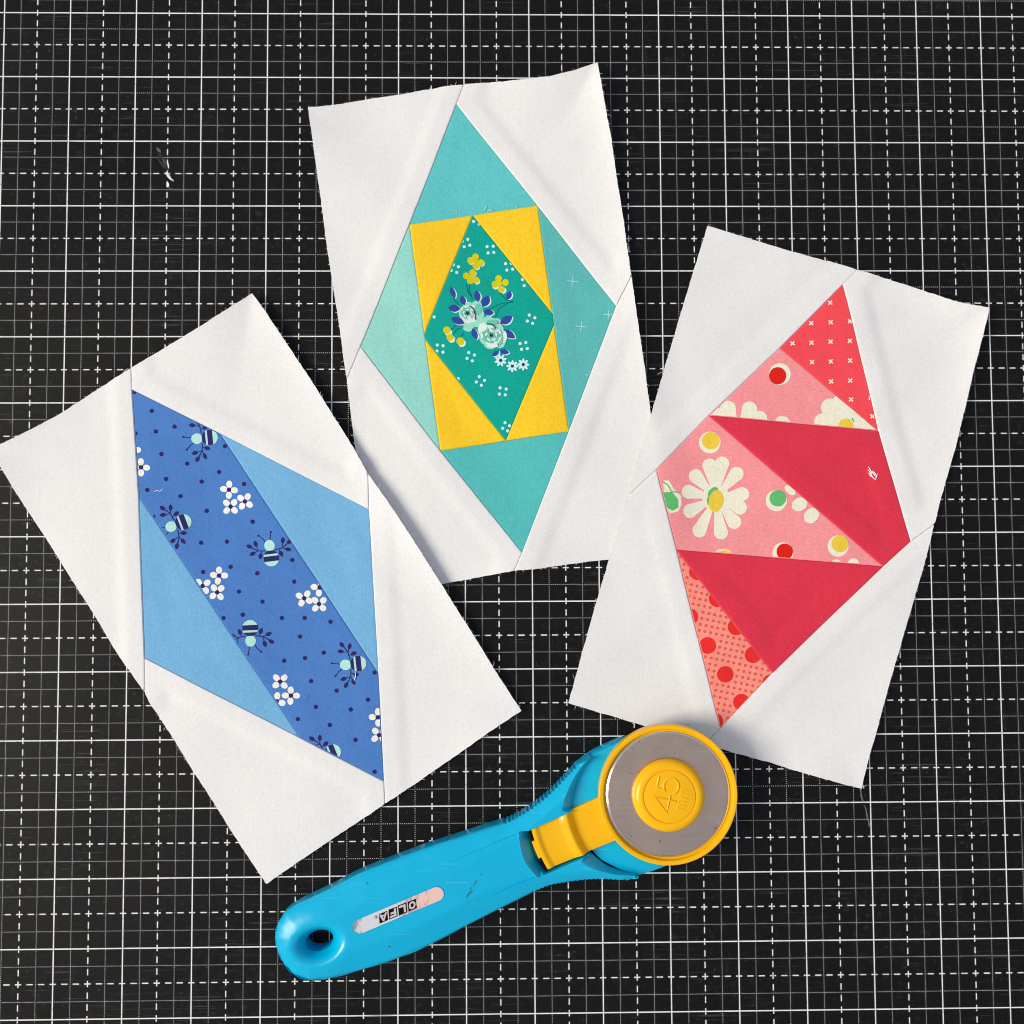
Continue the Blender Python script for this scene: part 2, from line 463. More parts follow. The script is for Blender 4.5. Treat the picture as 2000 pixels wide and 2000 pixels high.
# polygon makers in pixel space -------------------------------------------------
def ell(c, rx, ry=None, rot=0, n=18):
    ry = rx if ry is None else ry; ca, sa = math.cos(rot), math.sin(rot); out = []
    for i in range(n):
        a = 2 * math.pi * i / n; x, y = rx * math.cos(a), ry * math.sin(a)
        out.append((c[0] + x * ca - y * sa, c[1] + x * sa + y * ca))
    return out
def wob(c, rx, ry=None, rot=0, n=18, am=0.05):
    e = ell(c, rx, ry, rot, n); return [(c[0] + (x - c[0]) * (1 + rng.uniform(-am, am)), c[1] + (y - c[1]) * (1 + rng.uniform(-am, am))) for x, y in e]
def lens(b, t, wd, n=7, p=0.8):
    b = np.array(b, float); t = np.array(t, float); d = t - b; L = np.linalg.norm(d); nn = np.array([-d[1], d[0]]) / L
    a = [b + d * k / n + nn * wd / 2 * math.sin(math.pi * k / n) ** p for k in range(n + 1)]
    c = [b + d * k / n - nn * wd / 2 * math.sin(math.pi * k / n) ** p for k in range(n - 1, 0, -1)]
    return [tuple(q) for q in a + c]
def line(pts, wd):
    out = []; P = [np.array(p, float) for p in pts]
    for a, b in zip(P[:-1], P[1:]):
        d = b - a; L = np.linalg.norm(d)
        if L < 1e-6: continue
        d = d / L; nn = np.array([-d[1], d[0]]) * wd / 2; e = d * wd * 0.25
        out.append([tuple(a - e + nn), tuple(b + e + nn), tuple(b + e - nn), tuple(a - e - nn)])
    return out
def petal(c, ang, r0, r1, wd, n=9):
    """rounded petal, fat at the outer end"""
    out = []
    for k in range(n + 1):
        t = k / n; a = math.pi * (t - 0.5)
        out.append((r1 - wd / 2 + wd / 2 * math.cos(a), wd / 2 * math.sin(a)))
    out += [(r0 + (r1 - r0) * 0.40, wd * 0.31), (r0, wd * 0.12), (r0, -wd * 0.12), (r0 + (r1 - r0) * 0.40, -wd * 0.31)]
    ca, sa = math.cos(ang), math.sin(ang)
    return [(c[0] + x * ca - y * sa, c[1] + x * sa + y * ca) for x, y in out]

# ---------- aqua and yellow diamond block (lies lowest)
T_t, T_r, T_b, T_l = (905.9, 166.0), (1233.0, 540.0), (1004.2, 1114.6), (677.5, 741.5)
arcs_t = [
    [T_l, (673.6, 718.2), (663.3, 640.6), (651.6, 565.5), (639.2, 488.2), (628.8, 408), (618.5, 332.9), (609.4, 265.6), (601.6, 209.2), (639.2, 206.6), (680.6, 200.4), (729.8, 191.9), (778.9, 185.4), (820.3, 177.6), (864.3, 169.9), T_t],
    [T_t, (936.8, 163.4), (969, 160), (1031.2, 153.8), (1077.7, 147.9), (1124.3, 136.2), (1167, 121.2), (1173.5, 154.3), (1182.6, 208.7), (1194.2, 270.8), (1207.1, 364), (1217.5, 426.1), (1230.4, 524.4), T_r],
    [T_r, (1240.8, 594.3), (1249.4, 651.8), (1259.7, 721.6), (1271.4, 809.6), (1290, 935), (1311, 1077), (1250, 1084), (1189.9, 1092.5), (1140.7, 1098.2), (1037.8, 1112.5), T_b],
    [T_b, (938.2, 1127), (861.9, 1141), (733, 1161), (712, 1010), (695.6, 886.4), (689.2, 842.4), (681.4, 777.7), T_l]]
teal = Block('aqua', 'aqua and yellow diamond quilt block lying between the blue and pink blocks', arcs_t,
             [((1167, 121), 4.2, 26, 16), ((1205, 350), 2.3, 40, 9), ((1250, 650), 1.5, 22, 8), ((601, 209), 1.2, 16, 10), ((820, 177), 0.7, 25, 8), ((1080, 1108), 0.9, 20, 7)], 11)
DT, DR, DB, DL = (891.5, 203.5), (1203.5, 597.5), (1019.8, 1078.8), (704.7, 676.8)
TLr, TRr, BRr, BLr = (800.0, 438.5), (1050.0, 401.5), (1111.0, 842.4), (860.0, 880.0)
CT, CR1, CR2, CB, CL2, CL1 = (923.3, 420.25), (1079.2, 612.5), (1082.2, 634.5), (988.1, 860.8), (830.4, 662.0), (829.0, 652.0)
Patch(teal, 'corner_patch', 'white corner patch', M['white_t'], [DT, TLr, DL], 0, 0.34)
Patch(teal, 'corner_patch', 'white corner patch with a lifted tip', M['white_t'], [DR, TRr, DT], 1, 0.48)
Patch(teal, 'corner_patch', 'white corner patch tucked under the pink block', M['white_t'], [DB, BRr, DR], 2, 0.42)
Patch(teal, 'corner_patch', 'white corner patch tucked under the blue block', M['white_t'], [DL, BLr, DB], 3, 0.34)
Patch(teal, 'side_patch', 'bright aqua triangle', M['aqua'], [DT, TRr, TLr])
tdusty = Patch(teal, 'side_patch', 'dusty teal triangle with fine white crosses', M['dusty'], [TRr, DR, BRr])
Patch(teal, 'side_patch', 'aqua triangle', M['aqua2'], [BRr, DB, BLr])
Patch(teal, 'side_patch', 'pale mint triangle', M['mint'], [TLr, BLr, DL])
Patch(teal, 'yellow_patch', 'yellow triangle', M['yellow'], [TLr, CT, CL1], al=0.15)
Patch(teal, 'yellow_patch', 'yellow triangle', M['yellow'], [CT, TRr, CR1], al=0.15)
Patch(teal, 'yellow_patch', 'yellow triangle', M['yellow'], [CR2, BRr, CB], al=0.15)
Patch(teal, 'yellow_patch', 'yellow triangle', M['yellow'], [CL2, CB, BLr], al=0.15)
jade = Patch(teal, 'centre_patch', 'jade green floral print diamond', M['jade'], [CT, CR1, CR2, CB, CL2, CL1], al=0.1, step=1.4)

# ---------- blue block with the bee print strip (over the aqua one)
B_t, B_r, B_b, B_l = (256.2, 719.5), (718.8, 925.3), (752.0, 1569.2), (283.3, 1352.0)
arcs_b = [
    [B_l, (256.9, 1314.4), (233.6, 1283.5), (215.5, 1254.5), (200, 1227), (181, 1196.5), (84.1, 1043), (55.6, 1000.3), (33.6, 966.7), (15.5, 936.5), (0, 911), (-13, 884), (0, 868), (46.6, 845.5), (93.2, 821.5), (124.2, 804), (188.9, 761.5), B_t],
    [B_t, (323.5, 678.1), (388.2, 639.0), (440, 605.6), (492.3, 572.8), (518.2, 608.2), (551.9, 658.7), (608.8, 744.1), (650.2, 810.1), (694.2, 881.3), B_r],
    [B_r, (753.7, 974.4), (773, 1003), (808.8, 1056.9), (861.9, 1141), (920, 1232.9), (969.3, 1313.1), (1018.4, 1388.2), (958.9, 1427.5), (908.4, 1463.3), (810.2, 1531.6), B_b],
    [B_b, (713.1, 1596.3), (648.4, 1639), (581.2, 1684.3), (520.3, 1726.5), (475, 1659.7), (425.9, 1582.1), (400, 1540.7), (373.4, 1500), (339.8, 1445.1), (295.8, 1376.6), B_l]]
blue = Block('blue', 'blue quilt block with a royal blue bee print strip, at the left', arcs_b,
             [((500, 580), 2.6, 22, 12), ((640, 800), 2.2, 32, 9), ((800, 1045), 3.4, 24, 9), ((930, 1250), 1.5, 26, 8), ((-10, 885), 1.4, 14, 10), ((860, 1495), 0.8, 25, 7)], 23, over=teal)
A_, B2, C_, H_, D_, E_, F_, G_ = (258.3, 760.9), (429.5, 846.3), (720.6, 995.1), (739.2, 1315.0), (749.9, 1525.2), (586.0, 1440.0), (282.8, 1284.2), (271.7, 969.3)
Patch(blue, 'corner_patch', 'white corner patch cut by the left edge of the photo', M['white_b'], [A_, G_, F_], 0, 0.42)
Patch(blue, 'corner_patch', 'white corner patch', M['white_b'], [C_, B2, A_], 1, 0.46)
Patch(blue, 'corner_patch', 'white corner patch', M['white_b'], [D_, H_, C_], 2, 0.40)
Patch(blue, 'corner_patch', 'white corner patch', M['white_b'], [F_, E_, D_], 3, 0.42)
strip = Patch(blue, 'centre_strip', 'royal blue strip printed with bees, flowers and dots', M['royal'], [A_, B2, H_, D_, E_, G_], al=0.15, step=1.4)
Patch(blue, 'side_patch', 'plain sky blue patch', M['sky'], [B2, C_, H_], al=0.15)
Patch(blue, 'side_patch', 'plain sky blue patch', M['sky'], [G_, E_, F_], al=0.15)

# ---------- pink and crimson block (over the aqua one, under the wheel of the cutter)
P_t, P_r, P_b, P_l = (1674.6, 527.4), (1823.4, 1025.0), (1376.5, 1453.0), (1228.7, 967.5)
arcs_p = [
    [P_l, (1244.2, 910.6), (1262.3, 845.9), (1271.2, 812), (1294, 732.8), (1335.4, 593), (1361.3, 507.6), (1382.5, 440.9), (1418.2, 452), (1472.6, 468.8), (1546.3, 490.8), (1609.7, 508.5), (1633, 514.1), P_t],
    [P_t, (1738.1, 546.5), (1802.8, 567.2), (1867.5, 588.0), (1888.2, 593.2), (1932.7, 600.8), (1930.9, 611.2), (1919.3, 657.7), (1902.4, 722.4), (1887, 790), (1865, 879), (1846, 944.9), P_r],
    [P_r, (1805.8, 1100), (1785, 1172), (1758.9, 1261.3), (1736.9, 1336.3), (1711, 1433.4), (1695.5, 1486.4), (1682.6, 1540.8), (1614, 1522.7), (1564.8, 1508.4), (1502.7, 1489), (1435.4, 1470.9), (1406.9, 1461.9), P_b],
    [P_b, (1340, 1442), (1268.2, 1420.9), (1208.7, 1402.8), (1172.5, 1392.4), (1110.4, 1373), (1136.2, 1278.6), (1167.3, 1167.3), (1189.9, 1093), (1202.8, 1052.9), P_l]]
pinkb = Block('pink', 'pink and crimson pieced quilt block with white corners, to the right above the cutter wheel', arcs_p,
              [((1932, 601), 3.6, 22, 12), ((1875, 830), 1.3, 35, 8), ((1700, 1480), 1.0, 25, 8), ((1255, 870), 0.8, 22, 6), ((1150, 1385), 0.5, 20, 8)], 31, over=teal)
Q_t, Q_l, Q_r, Q_b = (1646.0, 555.5), (1281.8, 917.8), (1778.2, 1057.5), (1406.7, 1422.2)
X1, X2, S1, V1, V2, U1 = (1523.0, 679.7), (1384.5, 811.5), (1715.3, 841.5), (1725.0, 1106.0), (1509.2, 1314.3), (1321.2, 1073.5)
Patch(pinkb, 'corner_patch', 'white corner patch lapping over the aqua block', M['white_p'], [Q_t, X1, X2, Q_l], 0, 0.26)
Patch(pinkb, 'corner_patch', 'white corner patch with a lifted tip', M['white_p'], [Q_r, S1, Q_t], 1, 0.48)
Patch(pinkb, 'corner_patch', 'white corner patch', M['white_p'], [Q_b, V2, V1, Q_r], 2, 0.40)
Patch(pinkb, 'corner_patch', 'white corner patch under the cutter wheel', M['white_p'], [Q_l, U1, Q_b], 3, 0.28)
coral = Patch(pinkb, 'coral_patch', 'coral triangle printed with small white crosses', M['coral'], [Q_t, S1, X1])
pink1 = Patch(pinkb, 'floral_patch', 'pink floral triangle with a red dot', M['pink'], [X1, S1, X2], al=0.12)
crim1 = Patch(pinkb, 'crimson_patch', 'crimson patch touching the right point', M['crimson'], [X2, S1, Q_r, V1], al=0.3)
pink2 = Patch(pinkb, 'floral_patch', 'pink floral patch with a large cream daisy', M['pink'], [X2, V1, U1, Q_l], al=0.12)
Patch(pinkb, 'crimson_patch', 'crimson triangle above the dotted patch', M['crimson'], [U1, V1, V2], al=0.3)
dots = Patch(pinkb, 'dotted_patch', 'salmon triangle printed with red dots', M['salmon'], [U1, V2, Q_b], al=0.12)

# ------------------------------------------------------------------ prints on the cloth
K = 1 / 3.864
# bee strip
dot_px = c1((1015, 835), (1148, 977), (1320, 1096), (1178, 1132), (1025, 1147), (1220, 1302), (1412, 1374), (1700, 1243), (1654, 1438), (1254, 1490), (1521, 1509), (1844, 1528), (1115, 1573), (1362, 1619), (1559, 1730), (1908, 1812), (1160, 1777)) \
    + c3((745, 231), (940, 224), (1134, 73), (969, 413), (763, 452), (1170, 462), (1435, 362), (1448, 525), (1033, 601), (1209, 676), (1062, 775), (918, 800), (1354, 800), (1526, 799), (1722, 828), (1492, 940), (1670, 1061), (1529, 1102), (1373, 1122), (1576, 1276), (1769, 1347), (1612, 1470), (1876, 1489), (1477, 1560), (1718, 1605), (1912, 1717)) \
    + c4((653, 1415), (704, 1210)) + c5((1283, 798))
for p in dot_px: strip.motif('printed_dot', [(wob(p, 4.3, n=12), 'navy')])
def blossom(p, rot):
    sh = []
    for k in range(4):
        a = rot + k * math.pi / 2 + rng.uniform(-.12, .12)
        sh.append((wob((p[0] + 10.6 * math.cos(a), p[1] + 10.6 * math.sin(a)), 7.4, 6.0, a, 14, 0.04), 'ivory'))
    sh.append((wob(p, 4.4, n=12), 'navy'))
    strip.motif('printed_blossom', sh)
q = math.pi / 4
for (p, r) in [(c1((1068, 1403))[0], 0), (c1((1000, 1275))[0], 0), (c1((1729, 1571))[0], 0.05), (c1((1850, 1660))[0], .62), (c1((1740, 1698))[0], .8),
               (c3((883, 480))[0], .1), (c3((760, 558))[0], .85), (c3((870, 606))[0], .85), (c3((1523, 651))[0], .55), (c3((1640, 570))[0], .05), (c3((1635, 694))[0], .8), (c3((960, 0 - 38))[0], .8),
               (c3((1344, 1279))[0], .85), (c3((1425, 1384))[0], .08), (c3((1318, 1427))[0], .2), (c4((727, 1548))[0], .02), (c4((737, 1682))[0], .8)]:
    if p == c3((960, -38))[0]: continue
    blossom(p, r)
def bee(c, d):
    d = np.array(d, float) / np.linalg.norm(d); rt = np.array([-d[1], d[0]])   # template: forward = -y, right = +x
    def T(x, y): v = np.array(c) + K * (rt * x - d * y); return (v[0], v[1])
    def TP(poly): return [T(x, y) for x, y in poly]
    sh = []
    for s in (-1, 1):
        for l in line([(s * 40, -60), (s * 92, -68), (s * 132, -92)], 7): sh.append((TP(l), 'navy'))
        for an, L, wd in (((92, -70), (104, -122), 30), ((118, -86), (152, -108), 30), ((98, -66), (134, -52), 29), ((66, -64), (78, -28), 30)):
            an = np.array(an, float); L = np.array(L, float); v = L - an; v /= np.linalg.norm(v)
            for l in line([tuple(an * (s, 1)), tuple((L - v * 20) * (s, 1))], 5): sh.append((TP(l), 'navy'))
            sh.append((TP(lens((L - v * 25) * (s, 1), (L + v * 27) * (s, 1), wd)), 'navy'))
    for e in ((-75, -182), (22, -198)):
        for l in line([(e[0] * .35 - 4, -125), (e[0] * .55, -150), e], 6): sh.append((TP(l), 'navy'))
        sh.append((TP(ell(e, 8, n=10)), 'navy'))
    sh.append((TP(ell((0, 0), 59, 61, 0, 24)), 'bee'))
    sh.append((TP(ell((0, -97), 40, 43, 0, 20)), 'bee'))
    for y0, y1 in ((-59, -33), (-17, 22)):
        pts = []
        for y in np.linspace(y0, y1, 5): pts.append((58 * math.sqrt(max(0, 1 - (y / 62) ** 2)), y))
        for y in np.linspace(y1, y0, 5): pts.append((-58 * math.sqrt(max(0, 1 - (y / 62) ** 2)), y))
        sh.append((TP(pts), 'navy'))
    strip.motif('printed_bee', sh)
for c, d in [(c1((1585, 1178))[0], (-100, 9)), (c1((1385, 1815))[0], (-87, 33)), (c3((1275, 350))[0], (-12, -97)), (c3((1118, 875))[0], (4, 95)), (c4((580, 1142))[0], (-92, 10)), (c4((390, 1808))[0], (-88, 36))]: bee(c, d)

# jade floral
e1 = lambda x, y: tE((x, y))[0]
E = 1 / 5.52
clusters = [[(738, 540), (700, 620), (760, 603), (678, 560)], [(946, 617), (1012, 614), (957, 686), (1018, 680)], [(638, 838), (619, 900), (560, 878), (582, 815)], [(1145, 803), (1159, 871), (1221, 863), (1205, 800)],
            [(1345, 1040), (1328, 975)], [(800, 348), (860, 376)], [(376, 1380)], [(1400, 1358), (1461, 1387), (1379, 1421), (1437, 1447)], [(1363, 1654), (1301, 1665), (1379, 1720), (1317, 1727)],
            [(409, 1680), (472, 1688), (405, 1746), (470, 1756)], [(748, 1762), (810, 1788), (730, 1823), (787, 1850)]]
cl_px = [tE(*c) for c in clusters] + [tC((1144, 719), (1184, 747), (1122, 759), (1160, 784)), tC((1301, 804), (1347, 814), (1296, 851), (1340, 857)), tC((1338, 1066), (1321, 1108), (1372, 1090), (1358, 1128)), tC((985, 733))]
for c in cl_px: jade.motif('printed_dot_cluster', [(ell(p, 3.1, n=10), 'frost') for p in c])
def sprig():
    sh = []
    for pts in ([(725, 1030), (735, 1100), (790, 1180)], [(760, 1020), (750, 1095), (780, 1150)], [(1085, 1115), (1150, 1190), (1230, 1215)], [(1230, 1215), (1100, 1230), (1000, 1280), (975, 1300)],
                [(1180, 1220), (1070, 1290), (1035, 1390)], [(690, 1475), (600, 1475), (560, 1520)], [(690, 1490), (620, 1510), (590, 1560)], [(690, 1555), (665, 1590)], [(580, 1180), (640, 1250)]):
        for l in line(pts, 10): sh.append((tE(*l), 'stem'))
    return sh
jade.motif('printed_stems', sprig())
def mustard(pet, wh):
    sh = [(tE(*ell(p, 34)), 'rosew') for p in wh] + [(tE(*ell(p, 37, n=14)), 'lime') for p in pet]
    c = np.mean(pet, 0); sh.append((tE(*ell(c, 26)), 'lime')); jade.motif('printed_mustard_flower', sh)
mustard([(822, 728), (768, 768), (878, 790), (826, 825)], [(836, 838), (776, 780), (888, 798)])
mustard([(790, 900), (722, 935), (766, 988), (826, 978)], [(838, 992), (800, 908)])
mustard([(1070, 962), (1032, 1022), (1144, 1006), (1098, 1078)], [(1120, 1090), (1038, 1046)])
for p, r in (((512, 1522), 40), ((547, 1598), 38), ((658, 1640), 42)):
    jade.motif('printed_berry', [(tE(*ell((p[0] + 17, p[1] + 20), r)), 'rosew'), (tE(*ell(p, r)), 'lime')])
leaves = [((602, 1180), (553, 1055), 52), ((700, 1252), (672, 1148), 62), ((658, 1290), (528, 1284), 78), ((702, 1448), (558, 1392), 78), ((852, 1215), (828, 1088), 68), ((900, 1270), (965, 1148), 84), ((905, 1318), (1018, 1335), 74),
          ((1165, 1192), (1198, 1098), 58), ((1085, 1450), (1218, 1372), 86), ((1112, 1515), (1248, 1608), 78), ((788, 1500), (835, 1622), 62), ((1002, 1802), (1075, 1742), 50), ((1082, 1742), (1182, 1766), 58)]
for b, t, wd in leaves:
    jade.motif('printed_leaf', [(tE(*lens((b[0] + 10, b[1] + 6), (t[0] + 12, t[1] + 6), wd * 1.12)), 'frost'), (tE(*lens(b, t, wd)), 'leaf')])
def rose(bl, star, arc):
    sh = [(tE(*wob((x, y), r, r2, 0, 16, 0.06)), k) for x, y, r, r2, k in bl]
    R0 = 1.0 if len(bl) < 14 else 1.28
    for ring_, n_, ink_, wd_ in ((88, 7, 'rosew', 26), (70, 6, 'rosed', 20), (50, 5, 'rosew', 18), (36, 4, 'rosed', 14)):
        for k in range(n_):
            a0 = 6.283 * k / n_ + ring_ * .37 + rng.uniform(-.2, .2); L = 5.2 / n_; q = []
            for t in np.linspace(-.5, .5, 6): q.append((star[0] + R0 * ring_ * math.cos(a0 + t * L), star[1] + R0 * ring_ * .92 * math.sin(a0 + t * L)))
            for t in np.linspace(.4, -.4, 5): rr = ring_ - wd_ * math.cos(t * 3.0); q.append((star[0] + R0 * rr * math.cos(a0 + t * L), star[1] + R0 * rr * .92 * math.sin(a0 + t * L)))
            sh.append((tE(*q), ink_))
    for l in line(arc, 11): sh.append((tE(*l), 'dark'))
    for a in range(5):
        an = a * 1.2566 + .3; sh.append((tE(*lens((star[0] - 4 * math.cos(an), star[1] - 4 * math.sin(an)), (star[0] + 27 * math.cos(an), star[1] + 27 * math.sin(an)), 15)), 'dark'))
    jade.motif('printed_rose', sh)
rose([(745, 1270, 60, 55, 'rose'), (830, 1280, 68, 75, 'rose'), (862, 1350, 50, 70, 'rose'), (705, 1330, 62, 70, 'rose'), (750, 1410, 90, 80, 'rose'), (742, 1492, 58, 45, 'rose'), (830, 1430, 60, 60, 'rose'),
      (795, 1345, 55, 95, 'rosew'), (740, 1400, 62, 45, 'rosew'), (718, 1335, 48, 52, 'rosed'), (850, 1300, 38, 60, 'rosed'), (745, 1360, 22, 30, 'rosew')], (735, 1342), [(765, 1265), (800, 1295), (818, 1350), (820, 1408)])
rose([(955, 1440, 80, 70, 'rose'), (1035, 1450, 70, 62, 'rose'), (900, 1510, 55, 70, 'rosew'), (925, 1600, 65, 75, 'rose'), (985, 1665, 80, 60, 'rose'), (1075, 1650, 70, 65, 'rose'), (1108, 1590, 55, 70, 'rosew'), (1070, 1520, 55, 65, 'rose'), (1000, 1560, 120, 110, 'rose'),
      (980, 1530, 100, 62, 'rosew'), (945, 1580, 68, 62, 'rosed'), (1050, 1590, 42, 75, 'rosew'), (1078, 1620, 36, 62, 'rosed'), (1000, 1440, 60, 30, 'rosed'), (990, 1600, 40, 42, 'rose'), (1005, 1690, 60, 24, 'rosew')], (990, 1582), [(945, 1455), (1000, 1462), (1042, 1506)])
for c in ((1092, 1847), (1218, 1910), (1335, 1893)):
    jade.motif('printed_white_daisy', [(tE(*lens((c[0] + 12 * math.cos(a), c[1] + 12 * math.sin(a)), (c[0] + 69 * math.cos(a), c[1] + 69 * math.sin(a)), 27)), 'frost') for a in [k * math.pi / 4 + .2 + c[0] for k in range(8)]] + [(tE(*ell(c, 17, n=10)), 'dark')])
# fine crosses on the dusty teal patch
for p, r, L in ((tB((1035, 1740))[0], .1, 10), (tD((908, 148))[0], .12, 10), (tD((1112, 62))[0], .1, 9), (tD((972, 515))[0], .1, 9), (tD((1150, 118))[0], 1.3, 7)):
    ca, sa = math.cos(r), math.sin(r)
    tdusty.motif('printed_cross', [(l, 'thin') for v in ((ca, sa), (-sa, ca)) for l in line([(p[0] - v[0] * L, p[1] - v[1] * L), (p[0] + v[0] * L, p[1] + v[1] * L)], 1.5)])
# crosses on coral
for p in p1((1430, 627), (1288, 780), (1433, 775), (1577, 768), (1148, 932), (1290, 928), (1433, 921), (1577, 916), (1294, 1074), (1436, 1069), (1580, 1063), (1439, 1219), (1582, 1213), (1588, 1356), (1749, 1482), (1735, 1343), (1572, 627)):
    r = .72 + rng.uniform(-.1, .1); sh = []
    for a in (r, r + 1.57):
        for l in line([(p[0] - 4.6 * math.cos(a), p[1] - 4.6 * math.sin(a)), (p[0] + 4.6 * math.cos(a), p[1] + 4.6 * math.sin(a))], 2.7): sh.append((l, 'cream'))
    coral.motif('printed_cross', sh)
# pink florals
def daisy(patch, cr, c, angs, r1, wd, eye=None, label=None):
    sh = [(cr(*petal(c, a, r1 * 0.12, r1 * k, wd * kk)), 'cream') for a, k, kk in angs]
    sh.append((cr(*wob(c, r1 * .36, r1 * .36)), 'cream'))
    if eye: sh += eye
    patch.motif('printed_daisy', sh, label=label)
def spot(patch, cr, c, r, c2, r2, k): patch.motif('printed_spot', [(cr(*wob(c, r, n=22, am=.015)), 'cream'), (cr(*wob(c2, r2, n=22, am=.015)), k)])
A12 = [math.atan2(y - 665, x - 650) for x, y in ((590, 370), (705, 355), (840, 445), (900, 630), (880, 760), (820, 890), (695, 980), (500, 960), (405, 790), (390, 610), (460, 465))]
R12 = [math.hypot(x - 650, y - 665) for x, y in ((590, 370), (705, 355), (840, 445), (900, 630), (880, 760), (820, 890), (695, 980), (500, 960), (405, 790), (390, 610), (460, 465))]
daisy(pink2, p3, (650, 665), [(a, r / 290, 1) for a, r in zip(A12, R12)], 290, 108,
      [(p3(*wob((628, 625), 48, 30, -0.8)), 'green'), (p3(*wob((595, 690), 14, 30)), 'green'), (p3(*wob((650, 690), 55, 84, .18, 22, .02)), 'gold')], 'large cream daisy with a yellow eye')
spot(pink2, p3, (602, 250), 82, (608, 237), 65, 'gold'); spot(pink2, p3, (1103, 688), 80, (1113, 670), 62, 'green'); spot(pink2, p3, (1155, 1080), 80, (1168, 1072), 62, 'red'); spot(pink2, p3, (1568, 1030), 80, (1582, 1012), 64, 'gold')
spot(pink1, p1, (1052, 1165), 82, (1035, 1177), 65, 'red')
pink2.motif('printed_petals', [(p3(*wob((1205, 610), 50, 26, .7)), 'cream'), (p3(*wob((1278, 715), 62, 50, -.5)), 'cream'), (p3(*wob((1368, 800), 64, 52, -.9)), 'cream')])
pink2.motif('printed_petals', [(p3(*wob((1555, 1172), 44, 42)), 'cream'), (p3(*wob((1685, 1168), 44, 46)), 'cream')])
pink2.motif('printed_spot', [(p3(*ell((705, 1082), 62, 30)), 'cream'), (p3(*ell((712, 1088), 48, 26)), 'gold')])
pink2.motif('printed_leaf', [(p3(*h), 'cream') for h in ([(245, 540), (290, 535), (330, 600), (385, 655), (388, 720), (362, 770), (300, 785), (262, 730)],)] + [(p3(*[(243, 628), (312, 622), (360, 680), (362, 740), (318, 765), (278, 745), (255, 690)]), 'green')] + [(p3(*l), 'green') for l in line([(240, 545), (285, 575), (310, 622), (372, 626)], 8)])
daisy(pink1, p1, (735, 1600), [(a, 1, 1) for a in (-2.45, -1.97, -1.10, -.55)], 250, 120)
pink1.motif('printed_petals', [(p1(*wob((1070, 1545), 68, 64)), 'cream')])
daisy(pink1, p1, (1548, 1560), [(a, k, 1.1) for a, k in ((-2.95, .95), (-2.25, 1.0), (-1.75, .98), (-1.15, .9), (-.55, .9), (0.0, .9))], 255, 125, [(p1(*wob((1548, 1556), 58, 58)), 'gold'), (p1(*l) if False else p1(*line([(1595, 1498), (1608, 1520), (1600, 1545)], 9)[0]), 'green')])
# dotted patch
big = [(1087, 620), (1428, 690), (1220, 837), (1342, 1047), (1300, 480), (1160, 268), (1010, 65), (955, 405), (1560, 900), (1140, 1190)]
for p in big: dots.motif('printed_large_dot', [(p5(*wob(p, 63, n=22, am=.015)), 'bigdot')])
sm = []
for i in range(-30, 31):
    for j in range(-30, 31):
        x = 1185 + 43 * i - 10 * j; y = 588 + 9.4 * i + 45 * j
        if 800 < x < 1650 and -120 < y < 1300 and min(math.hypot(x - a, y - b) for a, b in big) > 78: sm.append((p5(*wob((x, y), 11.5, n=8)), 'smalldot'))
dots.motif('printed_small_dots', sm, kind='stuff')

# ------------------------------------------------------------------ frayed rims
def fray(block, n, seed):
    r = random.Random(seed); parts = []; O = block.outline; S = poly_segs(O)
    Ls = np.array([np.linalg.norm(b - a) for a, b in S]); cs = np.cumsum(Ls); sgn = 1 if area2(O) > 0 else -1
    for _ in range(n):
        s = r.random() * cs[-1]; k = int(np.searchsorted(cs, s)); a, b = S[k]; t = (b - a) / Ls[k]
        p = a + t * (cs[k] - s if False else (s - (cs[k] - Ls[k]))); nn = np.array([t[1], -t[0]]) * sgn
        z = float(block.h(np.array([p]))[0]) - 0.12
        L = r.uniform(0.25, 0.75) if r.random() < .95 else r.uniform(1.0, 1.7); sl = r.uniform(-1.2, 1.2)
        q = [np.array([*(p - nn * .2), z])]
        for i in range(1, 4): f = i / 3; q.append(np.array([*(p + nn * L * f + t * sl * L * f * f), max(0.08, z + r.uniform(-.1, .15) * f)]))
        v, fc = tube(q, r.uniform(.045, .075), 4); parts.append((v, fc, 0))
    V, F, fm = merge(parts)
    o = mesh_obj('frayed_threads', V, F, lint_m, block.root, label='loose white thread ends along the cut rim'); o['kind'] = 'stuff'
fray(teal, 190, 1); fray(blue, 150, 2); fray(pinkb, 150, 3)

